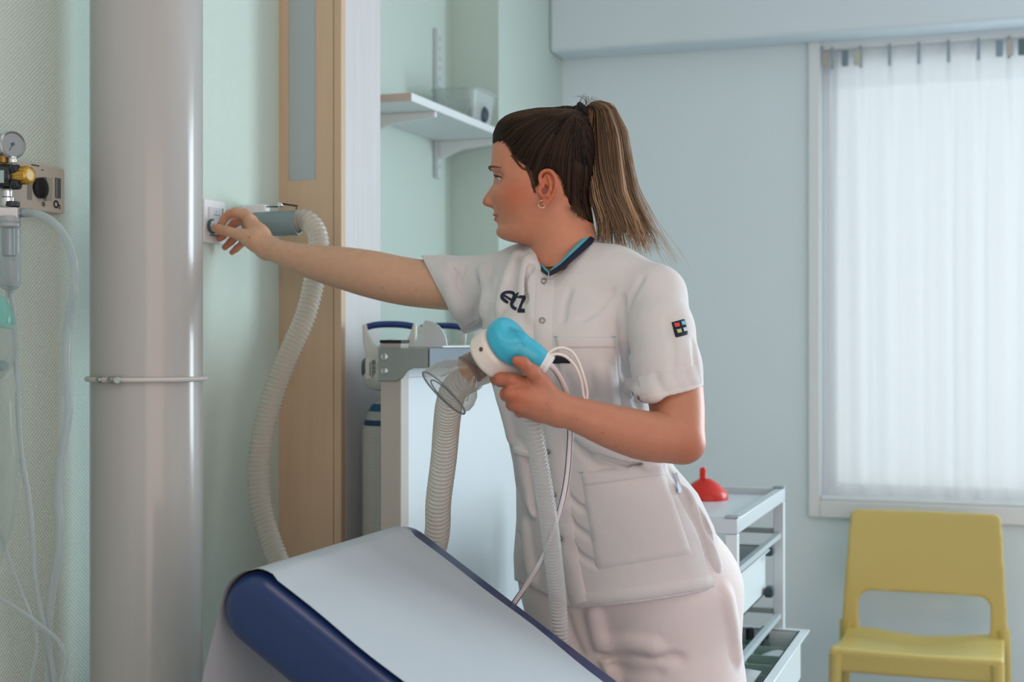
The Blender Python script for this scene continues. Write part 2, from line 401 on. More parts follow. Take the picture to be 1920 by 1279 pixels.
# ------------------------------------------------------------------ shiny service column
colm = M('glossy_grey_column', (170, 170, 168), 0.2, coat=0.1, spec=.4, vary=0.02, vscale=2)
cx_, cy_, cr_ = -1.350, 2.024, 0.0911
colu = thing('service_column', (cx_, cy_, 0), 'glossy pale grey floor-to-ceiling round service pipe in front of the mint wall', 'pipe')
MB().lathe([(cr_, 0), (cr_, 2.7)], (cx_, cy_, 0), n=96).build('pipe', colm, colu)
zc = 1.28-(710-CY)/F*2.356
ring = MB(); a = np.linspace(0, 2*np.pi, 81)[:-1]
rp = np.stack([cx_+(cr_+.004)*np.cos(a), cy_+(cr_+.004)*np.sin(a), np.full(80, zc)], 1)
ring.tube(np.vstack([rp, rp[:1]]), 0.0042, 10, caps=False); ring.build('clamp_ring', alu, colu, label='grey pipe clamp ring')
for px, rr in ((186, .0055), (207, .0055), (222, .0062)):
    u = (px-CX)/F; dv = Vector((-ST+u*CT, CT+u*ST, 0)).normalized()
    # point of the ring facing the room at this bearing
    oc = Vector((cx_, cy_, 0)); b_ = dv.dot(oc); disc = b_*b_-(oc.length_squared-(cr_+.007)**2)
    if disc > 0:
        p = dv*(b_-math.sqrt(disc)); nrm = (p-oc).normalized()
        s_ = MB().lathe([(rr*.2, .004), (rr*.8, .004), (rr, .002), (rr, -.004)], (p.x, p.y, zc), nrm, 14); s_.build('clamp_screw', chrome if px == 222 else steel, colu)
# second rib under the ring (pipe bead)

# ------------------------------------------------------------------ key switch on the mint wall
sw = thing('key_switch', (-1.5, 2.474, 1.517), 'white square wall switch plate with turning knob under her fingertips', 'switch')
def on_left(poly_w, poly_h, y, z, depth, x0=-1.5, r=.006):
    return MB().prism(rrect(poly_w, poly_h, r), (x0, y, z), (0, 1, 0), (0, 0, 1), (depth, 0, 0))
on_left(.080, .086, 2.474, 1.517, .008, r=.004).build('plate', whitep, sw, bevel=.0015)
on_left(.050, .056, 2.474, 1.517, .003, x0=-1.4925, r=.002).build('inset', M('switch_inset', (205, 208, 212), 0.3), sw, bevel=.0008)
g = MB(); g.box(-1.4895, -1.4885, 2.498, 2.4995, 1.49, 1.546); g.box(-1.4895, -1.4885, 2.450, 2.499, 1.4885, 1.490); g.build('shadow_gap', M('gap', (52, 62, 72), 0.6), sw)
MB().lathe([(.0145, -.001), (.0145, .003), (.013, .004)], (-1.4895, 2.457, 1.507), (1, 0, 0), 28).build('knob_bezel', M('bezel', (70, 92, 100), 0.4), sw)
MB().lathe([(.0115, 0), (.0115, .012), (.0095, .016), (.004, .0165)], (-1.4885, 2.457, 1.507), (1, 0, 0), 24).build('knob', M('knob_white', (206, 206, 208), .3), sw)
for i, (dy, dz, ww) in enumerate(((0, .020, .004), (0.002, .0135, .022))):
    MB().box(-1.4893, -1.4889, 2.474+dy-ww/2, 2.474+dy+ww/2, 1.517+dz-.0012, 1.517+dz+.0012).build('symbol', M('print_grey', (150, 156, 162), .6), sw)

# ------------------------------------------------------------------ wall shelf
shf = thing('wall_shelf', (-1.45, 3.5, 1.85), 'white wall shelf on slotted rail and brackets behind her head', 'shelf')
shm = M('shelf_white', (222, 228, 230), .45)
MB().box(-1.548, -1.34, 3.107, 3.875, 1.85, 1.870).build('board', shm, shf, bevel=.0015)
MB().box(-1.548, -1.3415, 3.1058, 3.107, 1.8505, 1.8695).build('end_edge', M('raw_edge', (196, 184, 176), .6), shf)
for y in (3.27, 3.76):
    rl = MB(); rl.box(-1.549, -1.535, y-.0125, y+.0125, 1.745, 2.17); rl.build('slotted_rail', M('rail_white', (206, 214, 219), .4), shf, bevel=.001)
    sl = MB()
    for k in range(14): sl.box(-1.5352, -1.5345, y-.0025, y+.0025, 1.77+.028*k, 1.785+.028*k)
    sl.build('slots', M('slot_dark', (150, 160, 166), .6), shf)
    MB().prism([(0, 0), (0, -.055), (.02, -.045), (.07, -.026), (.19, -.014), (.19, 0)], (-1.535, y-.006, 1.8495), (1, 0, 0), (0, 0, 1), (0, .012, 0)).build('bracket', shm, shf, bevel=.001)
tubm = clearmat('milky_plastic', (234, 240, 238), gloss=.40, alpha=.26, rough=.25, body=(222, 228, 228))
tub = thing('plastic_tub', (-1.435, 3.70, 1.8705), 'translucent white plastic tub on the wall shelf', 'tub')
t0 = MB(); q = []
for (zz, sx_, sy_) in ((0, .052, .075), (.003, .054, .077), (.095, .064, .092), (.097, .071, .099), (.1, .071, .099), (.1, .062, .090), (.012, .052, .074), (.006, .048, .07)):
    q.append([(-1.435+x*sx_/.5, 3.70+y*sy_/.5, 1.871+zz) for x, y in rrect(1, 1, .18, 4)])
q = np.array(q); nq = q.shape[1]
fs = [(i*nq+j, i*nq+(j+1) % nq, (i+1)*nq+(j+1) % nq, (i+1)*nq+j) for i in range(len(q)-1) for j in range(nq)]+[tuple(range(nq))[::-1], tuple((len(q)-1)*nq+j for j in range(nq))]
t0.add(q.reshape(-1, 3), fs); t0.build('tub_body', tubm, tub)
bl = MB().lathe([(.001, 0)]+[(.030*math.sin(t), .030-.030*math.cos(t)) for t in np.linspace(.15, math.pi-.02, 12)], (-1.395, 3.70, 1.8785), (0, 0, 1), 24)
tag(bl.build('rubber_bulb', M('grey_rubber', (52, 68, 80), .55)), 'dark grey rubber ball lying inside the translucent tub', 'ball')
# ------------------------------------------------------------------ corrugated hose holder + hose
def corr(P, r, amp, pitch, n=20):
    S = resample(P, pitch/6.0); ph = np.arange(len(S))/6.0*2*np.pi
    return S, r+amp*np.cos(ph)
def helix(P, r, pitch, n=14):
    S = resample(P, pitch/n); T, N, B = frames(S); a = np.arange(len(S))*2*np.pi/n
    return S+r*(np.cos(a)[:, None]*N+np.sin(a)[:, None]*B)
hold = thing('hose_holder', (-1.5, 2.6, 1.485), 'grey tubular hose socket with wire clip on the mint wall behind her hand', 'pipe holder')
p0, p1 = K(452, 417, 2.95), K(560, 418, 2.90)
p0 = Vector((-1.5, p1.y, p1.z))
ax = (p1-p0); L_ = ax.length
MB().lathe([(.0255, .002), (.0255, L_-.004), (.0245, L_), (.0205, L_), (.0205, .02)], p0, ax, 32).build('socket', M('grey_pvc', (122, 142, 146), .42), hold)
MB().lathe([(.036, .0005), (.036, .006), (.03, .014), (.0262, .014), (.0262, .0005)], p0, ax, 32).build('wall_flange', whitep, hold)
hc = MB(); b0 = p0+Vector((.02, 0, .0285)); hc.prism(rrect(.055, .018, .005), b0+Vector((.012, -.011, .002)), (1, 0, 0), (0, 0, 1), (0, .022, 0)); hc.build('clip_block', whitep, hold, bevel=.002)
wl = MB(); wl.tube([p0+Vector((.01, -.004, .036)), p0+Vector((.085, -.004, .034)), p0+Vector((.092, -.004, .04))], .0014, 8)
wl.tube([p0+Vector((.094, -.004, .04)), p0+Vector((.13, -.004, .034)), p0+Vector((L_-.004, -.004, .0275))], .0018, 8); wl.build('wire_clip', M('dark_wire', (40, 42, 44), .3, .8), hold)
MB().lathe([(.0045, -.006), (.0055, -.004), (.0055, .004), (.0045, .006)], p0+Vector((.092, -.004, .038)), (0, 1, 0), 14).build('clip_pivot', chrome, hold)
hosem = clearmat('cream_ribbed_plastic', (244, 242, 236), gloss=.42, alpha=.52, rough=.14, body=(228, 226, 219), glow=.45)
wirem = M('brown_spiral_wire', (160, 112, 84), .5)
hp = [K(545, 418, 2.902), K(566, 412, 2.90), K(583, 420, 2.892), K(595, 442, 2.88), K(597, 472, 2.868), K(590, 520, 2.855), K(573, 590, 2.84), K(541, 665, 2.83), K(511, 745, 2.82), K(493, 815, 2.81), K(486, 880, 2.80), K(489, 940, 2.79), K(503, 1000, 2.775), K(521, 1050, 2.755)]
hp += [K(548, 1110, 2.73), K(600, 1195, 2.69), K(675, 1232, 2.63), K(742, 1195, 2.57), K(790, 1105, 2.51), K(818, 1010, 2.46), K(822, 940, 2.42), K(832, 860, 2.37), K(837, 800, 2.32), K(842, 760, 2.27), K(852, 730, 2.235), K(872, 714, 2.205), K(888, 706, 2.19)]
HP = cr(hp, 10)
hose = thing('corrugated_hose', tuple(HP[0]), 'cream spiral-ribbed breathing hose looping from the wall socket behind the couch up to the mask', 'hose')
S, rr = corr(HP, .0206, .0016, .0088)
MB().tube(S, rr, 20, caps=False).build('hose_wall', hosem, hose, angle=None)
MB().tube(helix(HP, .0220, .0088), .00034, 5).build('spiral_wire', wirem, hose, angle=None, label='brown reinforcing spiral')

# ------------------------------------------------------------------ oxygen bottles behind the panel cart
def bottle(root_xy, y_first):
    x, y = root_xy
    b = thing('oxygen_cylinder', (x, y, 0.14), 'portable oxygen cylinder with white valve guard and blue carrying handle, behind the steel bracket post' if y_first else 'second white-guarded oxygen cylinder with navy handle behind the tray dividers', 'gas cylinder', 'oxygen cylinders behind the panel cart')
    B = (x, y)
    MB().lathe([(.03, .14), (.056, .145), (.0595, .16), (.0595, 1.085), (.058, 1.10)], (x, y, 0), n=40).build('mesh_sleeve', meshsleeve, b, label='pale diamond netting sleeve')
    MB().lathe([(.0565, 1.09), (.0555, 1.105), (.0535, 1.112)], (x, y, 0), n=40).build('lower_band', M('band_navy', (26, 62, 100), .4), b)
    MB().lathe([(.0535, 1.112), (.0505, 1.124), (.047, 1.130)], (x, y, 0), n=40).build('grey_band', M('band_grey', (168, 172, 166), .4), b)
    MB().lathe([(.047, 1.130), (.040, 1.142), (.036, 1.146)], (x, y, 0), n=40).build('upper_band', M('band_navy2', (30, 84, 122), .4), b)
    MB().lathe([(.036, 1.146), (.026, 1.152), (.022, 1.156), (.026, 1.159), (.026, 1.163), (.02, 1.166), (.02, 1.18)], (x, y, 0), n=32).build('neck', cream, b)
    # guard: bell, two uprights, crown
    MB().lathe([(.022, 1.172), (.046, 1.178), (.056, 1.19), (.058, 1.205), (.052, 1.222), (.047, 1.235), (.03, 1.245)], (x, y, 0), n=36).build('guard_bell', cream, b)
    u = Vector((CT, ST, 0)); n_ = Vector((ST, -CT, 0))
    for s in (-1, 1):
        prof = [(.026, -.08), (.048, -.07), (.050, -.02), (.057, .01), (.058, .045), (.05, .047), (.046, .03), (.034, .004), (.022, -.01), (.016, -.03)]
        prof = [(s*a, c) for a, c in prof]
        MB().prism(prof, Vector((x, y, 1.27))+n_*.018, u, (0, 0, 1), n_*-.036).build('guard_upright', cream, b, bevel=.003)
    hb = MB(); pts = cr([Vector((x, y, 1.31))+u*(-.05), Vector((x, y, 1.3145))+u*(-.03), Vector((x, y, 1.316)), Vector((x, y, 1.3145))+u*.03, Vector((x, y, 1.311))+u*.05], 6)
    hb.tube(pts, .0072, 12); hb.build('handle', navyp, b, label='navy blue carrying handle')
    MB().lathe([(.030, 0)]+[(.030*math.cos(t), .034*math.sin(t)) for t in np.linspace(.1, 1.5, 7)], (x, y, 1.25), (0, 0, 1), 28).build('valve_dome', M('dome', (190, 192, 188), .4), b)
    MB().lathe([(.018, 0), (.022, .004), (.022, .012), (.016, .018)], Vector((x, y, 1.222))-u*.042, -u, 24).build('outlet_knob', M('knob_slate', (86, 98, 108), .45), b)
    if y_first:
        q0 = Vector((x, y, 1.222))-u*.036+n_*.0475
        lb = MB(); lb.prism([(-.012, -.022), (.012, -.022), (.012, .022), (-.012, .022)], q0, u, (0, 0, 1), n_*.0006); lb.build('barcode_label', M('label_white', (214, 214, 208), .5), b)
        st = MB(); z = -.02; rnd = random.Random(4)
        while z < .018:
            hgt = rnd.choice((.0006, .001, .0017)); st.prism([(.001, z), (.0095, z), (.0095, z+hgt), (.001, z+hgt)], q0+n_*.0007, u, (0, 0, 1), n_*.0003); z += hgt+rnd.choice((.0006, .0011))
        for zz in np.arange(-.016, .014, .003): st.prism([(-.0035, zz), (-.001, zz), (-.001, zz+.0021), (-.0035, zz+.0021)], q0+n_*.0007, u, (0, 0, 1), n_*.0003)
        st.build('barcode', M('ink', (60, 66, 70), .6), b)
    return b
cream = M('cream_plastic', (206, 207, 198), .4)
def mesh_mat():
    m = M('netting', (188, 188, 180), .6)
    nt = m.node_tree; b = nt.nodes['Principled BSDF']
    tc = nt.nodes.new('ShaderNodeTexCoord'); mp = nt.nodes.new('ShaderNodeMapping'); mp.inputs['Scale'].default_value = (48, 48, 42)
    v = nt.nodes.new('ShaderNodeTexVoronoi'); v.feature = 'F1'; v.inputs['Randomness'].default_value = .25
    nt.links.new(tc.outputs['Object'], mp.inputs[0]); nt.links.new(mp.outputs[0], v.inputs[0])
    bp = nt.nodes.new('ShaderNodeBump'); bp.inputs['Strength'].default_value = .7; bp.inputs['Distance'].default_value = .004
    nt.links.new(v.outputs['Distance'], bp.inputs['Height']); nt.links.new(bp.outputs[0], b.inputs['Normal']); return m
meshsleeve = mesh_mat()
bottle((-1.256, 2.795), True); bottle((-1.256, 3.09), False)

# ------------------------------------------------------------------ panel cart
cart = thing('panel_cart', (-1.16, 3.1, 0), 'white panelled cart with steel bracket between the oak unit and the nurse', 'cart')
PXr, PY0, PY1 = -1.147, 2.605, 3.62
postm = M('post_face', (186, 180, 172), .5, vary=.015)
for y in (PY0, PY1-.04):
    MB().box(PXr-.045, PXr, y, y+.04, .12, 1.276).build('post', postm, cart, bevel=.002)
    MB().box(PXr-.046, PXr+.001, y-.001, y+.041, 1.276, 1.282).build('post_cap', black, cart)
MB().box(PXr-.04, PXr-.006, PY0+.04, PY1-.04, .16, 1.205).build('side_panel', M('cart_panel_white', (222, 228, 232), .35), cart)
MB().box(PXr-.04, PXr-.001, PY0+.04, PY1-.04, 1.205, 1.243).build('top_rail', M('cart_rail', (208, 214, 218), .35), cart, bevel=.002)
MB().box(PXr-.04, PXr-.001, PY0+.04, PY1-.04, .12, .16).build('bottom_rail', alu, cart, bevel=.002)
for y in (PY0+.02, PY1-.02):
    c = MB(); c.lathe([(.035, -.012), (.038, -.008), (.038, .008), (.035, .012)], (PXr-.02, y, .04), (1, 0, 0), 24); c.box(PXr-.03, PXr-.01, y-.012, y+.012, .05, .12); c.build('castor', black, cart)
    MB().box(PXr-.26, PXr-.045, y-.012, y+.012, .10, .14).build('base_foot', alu, cart, bevel=.002)
bk = [(-.003, -.062), (.036, -.062), (.05, -.056), (.060, -.042), (.074, -.036), (.108, -.036), (.108, .004), (-.003, .004)]
MB().prism(bk, (PXr-.045, PY0-.0045, 1.262), (1, 0, 0), (0, 0, 1), (0, .004, 0)).build('steel_bracket', steel, cart, bevel=.0012, label='brushed steel bracket with two bolts')
MB().box(PXr+.0595, PXr+.063, PY0-.0045, 3.55, 1.226, 1.266).build('push_rail', M('rail_steel', (104, 112, 120), .5, .35, vary=.05), cart, bevel=.001)
MB().box(PXr-.005, PXr+.06, 3.545, 3.55, 1.226, 1.266).build('rail_return', steel, cart)
for z in (1.250, 1.222):
    MB().lathe([(.0075, 0), (.0075, .002), (.006, .004), (.0035, .0045), (.003, .002), (.0005, .002)], (PXr-.034, PY0-.0045, z-.002), (0, -1, 0), 20).build('bolt', chrome, cart)
# white divided tray lying on the rail
tr = thing('divided_tray', (PXr+.02, 2.95, 1.267), 'white plastic tray with curved divider fins resting on the steel rail', 'tray')
trm = M('tray_white', (218, 222, 222), .35)
TX0, TX1, TY0, TY1 = PXr-.04, PXr+.068, 2.66, 3.45
MB().box(TX0, TX1, TY0, TY1, 1.2665, 1.2705).build('tray_floor', trm, tr, bevel=.001)
fin = [(0, 0), (0, .052)]+[(.048*math.sin(t)*1.0, .052*math.cos(t)) for t in np.linspace(.25, 1.5, 8)]+[(.049, 0)]
MB().prism(fin, (PXr+.012, 2.70, 1.2705), (1, 0, 0), (0, 0, 1), (0, .004, 0)).build('divider_fin', M('fin_shaded', (206, 210, 212), .4), tr)  # greyer tray white: shade on this face put into its colour
MB().prism([(0, 0), (0, .052), (.006, .044), (.030, 0)], (PXr+.0115, 2.702, 1.2705), (-1, .3, 0), (0, 0, 1), (.001, .004, 0)).build('divider_fin', trm, tr)
fin2 = [(0, 0), (0, .03)]+[(.06*math.sin(t), .012+.028*math.cos(t)) for t in np.linspace(.2, 1.5, 8)]+[(.062, 0)]
MB().prism(fin2, (PXr-.002, 3.02, 1.2705), (1, 0, 0), (0, 0, 1), (0, .004, 0)).build('divider_fin', trm, tr)
MB().lathe([(.024, .0), (.026, .012), (.022, .024), (.008, .028)], (PXr+.03, 3.08, 1.2705), (0, 0, 1), 24).build('round_cup', trm, tr)
end = [(-.03, 0), (.042, 0), (.042, .03), (.034, .052), (.012, .058), (.012, .055), (.030, .047), (.036, .028), (.036, .006), (-.03, .006)]
MB().prism(end, (PXr+.026, 3.30, 1.2705), (1, 0, 0), (0, 0, 1), (0, .03, 0)).build('raised_end', trm, tr, bevel=.001)

# ------------------------------------------------------------------ wall oxygen outlet, suction regulator, tubing
op = thing('gas_outlet_panel', (-1.5, 1.92, 1.53), 'beige wall gas outlet panel marked O2 behind the suction regulator', 'outlet')
pm = M('outlet_beige', (190, 188, 178), .5)
MB().prism(rrect(.13, .076, .006), (-1.4995, 1.916, 1.528), (0, 1, 0), (0, 0, 1), (.02, 0, 0)).build('face_plate', pm, op, bevel=.002)
def flat(name, y0, y1, z0, z1, c, x=-1.4795, d=.0012, r=.3):
    return MB().box(x, x+d, y0, y1, z0, z1).build(name, M(name+'_mat', c, r), op)
flat('scale_window', 1.955, 1.969, 1.515, 1.548, (84, 92, 96)); 
for k in range(9): flat('scale_tick', 1.956, 1.960, 1.517+k*.0034, 1.518+k*.0034, (190, 196, 196), x=-1.4783, d=.0004)
flat('slot', 1.925, 1.933, 1.508, 1.546, (112, 120, 120)); flat('slot', 1.936, 1.947, 1.51, 1.546, (168, 168, 160)); flat('slot', 1.885, 1.896, 1.506, 1.546, (140, 142, 136))
MB().lathe([(.017, 0), (.017, .006), (.012, .008)], (-1.4795, 1.915, 1.527), (1, 0, 0), 24).build('coupling', black, op)
MB().lathe([(.004, 0), (.004, .001)], (-1.4795, 1.925, 1.502), (1, 0, 0), 14).build('plate_screw', steel, op)
def text(body, loc, size, mat, parent, rot, ext=.0003, name='lettering'):
    cu = bpy.data.curves.new(name, 'FONT'); cu.body = body; cu.size = size; cu.extrude = ext; cu.offset = size*.03; cu.align_x = 'CENTER'; cu.align_y = 'CENTER'
    o = bpy.data.objects.new('tmp', cu); COL.objects.link(o); dg = bpy.context.evaluated_depsgraph_get()
    me = bpy.data.meshes.new_from_object(o.evaluated_get(dg)); bpy.data.objects.remove(o)
    o = bpy.data.objects.new(name, me); COL.objects.link(o); me.materials.append(mat); o.parent = parent
    o.location = Vector(loc)-rootloc(parent); o.rotation_euler = rot; return o
ink = M('print_black', (26, 30, 34), .6)
text('O', (-1.479, 1.9575, 1.504), .017, ink, op, (R(90), 0, R(90)))
text('2', (-1.479, 1.9665, 1.501), .009, ink, op, (R(90), 0, R(90)))
flat('print_line', 1.895, 1.915, 1.5615, 1.5635, (70, 74, 78), d=.0004); flat('print_line', 1.92, 1.926, 1.556, 1.558, (110, 112, 112), d=.0004)

rg = thing('suction_regulator', (-1.28, 1.83, 1.5), 'vacuum regulator with pressure gauge, gold knob and clear trap jar left of the grey pipe', 'regulator')
DR = 2.17
xd = dirw(.80, -.60); gd = dirw(.755, -.656)
g0 = K(22, 272, DR)
MB().lathe([(.020, -.045), (.020, -.004), (.0212, 0), (.0212, .004), (.0195, .005), (.0175, .003)], g0, gd, 36).build('gauge_case', M('gauge_grey', (150, 152, 152), .3, .7), rg)
MB().lathe([(.0195, .0038), (.0215, .0038), (.0215, -.003)], g0, gd, 36, caps=False).build('gauge_bezel', M('bezel_silver', (196, 204, 212), .2, .8), rg)
MB().lathe([(.0178, .0022), (.0001, .0022)], g0, gd, 32).build('gauge_dial', M('dial_white', (212, 220, 226), .4), rg)
nd = MB(); nz = Vector((0, 0, 1)); nu = gd.cross(nz).normalized()
nd.tube([g0+gd*.0028+nu*(-.002)+nz*.004, g0+gd*.0028+nu*.006-nz*.009], .0009, 6); nd.tube([g0+gd*.0028-nu*.001-nz*.001, g0+gd*.0028+nu*.001+nz*.003], .003, 8); nd.build('gauge_needle', M('needle', (72, 90, 104), .5), rg)
def zl(name, prof, px, py, mat, D=DR, axis=(0, 0, 1), n=24): return MB().lathe(prof, K(px, py, D), axis, n).build(name, mat, rg)
zl('brass_nut', [(.006, -.006), (.007, -.005), (.007, .005), (.006, .006)], 6, 299, M('brass', (150, 116, 62), .35, .9))
zl('chrome_nut', [(.006, -.005), (.0065, -.004), (.0065, .004), (.006, .005)], 24, 300, chrome)
bd = MB(); bd.tube([K(-34, 331, DR), K(28, 331, DR)], [.019, .019], 24); bd.build('regulator_body', M('black_gloss', (20, 24, 28), .22, coat=.4), rg, bevel=.004)
MB().tube([K(22, 318, DR-.012), K(36, 318, DR-.014)], .008, 14).build('body_lug', M('black_gloss2', (26, 32, 38), .25), rg, bevel=.002)
MB().tube([K(22, 346, DR-.012), K(38, 346, DR-.014)], .008, 14).build('body_lug', M('black_gloss3', (26, 32, 38), .25), rg, bevel=.002)
lbl = K(0, 331, DR-.0196); q = MB(); q.prism([(-.004, -.0095), (.006, -.0095), (.006, .0095), (-.004, .0095)], lbl, dirw(1, 0), (0, 0, 1), dirw(0, .001)); q.build('body_label', M('pale_label', (150, 172, 170), .5), rg)
k0 = K(27, 330, DR); kp = []
kn = MB(); kd = dirw(.90, -.42, 0)
prof = [(.0125, 0), (.0142, .003), (.0142, .026), (.0135, .030), (.0095, .032), (.0075, .0315), (.007, .030), (.0001, .030)]
kn.lathe(prof, k0, kd, 40)
kn.v = [tuple(v) for v in kn.v]
KV = np.array(kn.v); axn = np.array(kd.normalized()); rel = KV-np.array(k0); hh = rel@axn; rad = rel-hh[:, None]*axn; rl_ = np.linalg.norm(rad, axis=1)
ang = np.tile(np.arange(40), len(prof)); rid = 1-0.07*((ang % 4) == 0)*(rl_ > .012); kn.v = [tuple(x) for x in np.array(k0)+hh[:, None]*axn+rad*rid[:, None]]
kn.build('gold_knob', M('gold_anodised', (196, 150, 66), .28, .75), rg, angle=25, label='ribbed gold knob')
MB().lathe([(.0088, .0312), (.0075, .0318), (.0065, .031)], k0, kd, 28).build('knob_ring', M('pale_gold', (206, 188, 140), .4, .0), rg)
zl('stem', [(.009, -.012), (.011, -.009), (.011, .003), (.008, .005), (.008, .014)], 14, 375, chrome)
zl('stem_collar', [(.011, -.004), (.012, -.003), (.012, .003), (.011, .004)], 22, 383, M('dark_collar', (40, 44, 48), .4))
MB().prism(rrect(.046, .02, .003), K(4, 401, DR-.012), dirw(1, 0), (0, 0, 1), dirw(0, .024)).build('manifold_block', M('block_white', (206, 206, 204), .35), rg, bevel=.001)
MB().tube([K(26, 400, DR), K(34, 400, DR)], .0105, 20).build('nipple_nut', chrome, rg, bevel=.001)
nn = resample([K(34, 400, DR), K(60, 399, DR-.004)], .001); MB().tube(nn, .0062+.0009*np.cos(np.arange(len(nn))*1.6), 14).build('hose_barb', M('barb', (128, 140, 150), .3, .3), rg)
jarm = clearmat('clear_jar', (222, 230, 232), gloss=.55, alpha=.12, rough=.08)
zl('jar_lid', [(.0155, -.008), (.0172, -.006), (.0172, -.002), (.016, -.001), (.0172, .001), (.0172, .006), (.0155, .009)], 17, 417, M('lid_grey', (150, 158, 164), .3), D=DR-.004)
zl('jar', [(.0155, 0), (.0168, -.01), (.0168, -.085), (.014, -.095), (.006, -.1), (.005, -.112), (.004, -.112)], 18, 422, jarm, D=DR-.004, n=32)
zl('inner_float', [(.0105, -.006), (.0105, -.046), (.009, -.048)], 17, 422, M('float_grey', (156, 164, 168), .3, .4), D=DR-.004)
zl('jar_liquid', [(.0155, -.055), (.0155, -.084), (.012, -.093), (.001, -.094)], 18, 422, clearmat('milky_fill', (216, 222, 224), gloss=.3, alpha=.45, rough=.2), D=DR-.004)
tubem = clearmat('pvc_tubing', (206, 220, 222), gloss=.55, alpha=.30, rough=.12, body=(214, 224, 228))
def tubing(name, pts, r, label, cat='tubing', group='clear tubes hanging by the regulator'):
    P = cr([K(*p) for p in pts], 10)
    mb = MB(); mb.tube(P, r, 12); o = mb.build(name, tubem, None, angle=None)
    return tag(o, label, cat, group)
tubing('suction_tube', [(44, 399, DR-.003), (68, 401, DR-.008), (96, 414, DR-.012), (120, 440, DR-.014), (135, 475, DR-.014), (140, 510, DR-.012), (137, 555, DR-.01), (128, 610, DR), (124, 665, DR), (126, 720, DR), (129, 765, DR), (122, 820, DR), (112, 880, DR), (109, 930, DR), (112, 985, DR), (110, 1040, DR), (98, 1110, DR), (91, 1170, DR), (91, 1230, DR), (92, 1300, DR), (95, 1420, DR)], .0062, 'thick clear suction tube curving down beside the grey pipe')
tubing('oxygen_tube', [(20, 505, DR-.003), (20, 545, DR-.003), (26, 580, DR-.01), (27, 640, DR-.01), (33, 720, DR-.01), (36, 800, DR-.01), (41, 860, DR-.01), (53, 930, DR-.01), (61, 1010, DR-.01), (66, 1080, DR-.01), (77, 1150, DR-.01), (88, 1200, DR-.01), (98, 1250, DR-.01), (104, 1300, DR-.01), (108, 1420, DR)], .0042, 'thin clear tube running down from the trap jar')
tubing('thin_line', [(-20, 960, DR-.03), (4, 1010, DR-.03), (26, 1070, DR-.028), (48, 1130, DR-.026), (66, 1180, DR-.026), (69, 1220, DR-.026), (60, 1265, DR-.026), (48, 1320, DR-.026)], .0028, 'hair-thin clear line crossing left at the bottom left corner')
tubing('thin_line', [(-20, 1112, DR-.036), (10, 1128, DR-.036), (45, 1150, DR-.036), (80, 1176, DR-.036), (108, 1200, DR-.036), (123, 1228, DR-.036), (121, 1258, DR-.036), (110, 1290, DR-.036), (100, 1340, DR-.036)], .0030, 'hair-thin clear line looping to the right at the bottom left corner')
# hanging oxygen mask with reservoir bag
mk = thing('reservoir_mask', tuple(K(0, 600, DR-.03)), 'green-tinted clear oxygen mask with reservoir bag hanging at the left edge', 'mask')
grn = clearmat('green_mask', (150, 214, 200), gloss=.4, alpha=.5, rough=.2, body=(140, 206, 196))
clr = clearmat('bag_film', (226, 234, 232), gloss=.45, alpha=.14, rough=.15)
MB().lathe([(.012, .03), (.02, .02), (.032, .004), (.036, -.012), (.034, -.014), (.012, .026)], K(-14, 590, DR-.03), (.25, .1, 1), 28).build('mask_cup', grn, mk)
MB().lathe([(.034, .0), (.040, -.03), (.036, -.06), (.022, -.082), (.004, -.09)], K(-14, 606, DR-.03), (.1, .05, 1), 28, caps=False).build('mask_shell', clr, mk)
MB().lathe([(.006, .008), (.008, .004), (.008, -.006), (.004, -.01)], K(4, 686, DR-.03), dirw(.7, -.7), 18).build('valve', M('valve_blue', (120, 150, 170), .4), mk)
bagp = []
for i, t in enumerate(np.linspace(0, 1, 14)):
    z = -.10-.27*t; wv = .034*math.sin(math.pi*min(1, .12+t*.85))**.5+.002*math.sin(t*19); bagp.append((wv, z))
bg_ = MB().lathe(bagp, K(-10, 590, DR-.03), (0, 0, 1), 28, caps=False); bg_.v = [tuple(np.array(K(-10, 590, DR-.03))+(np.array(v)-np.array(K(-10, 590, DR-.03)))*np.array((1, 1, 1))) for v in bg_.v]
bg_.build('reservoir_bag', clr, mk)
MB().tube(cr([K(10, 690, DR-.03), K(26, 710, DR-.03), K(30, 735, DR-.03)], 6), .001, 6).build('strap', tubem, mk)
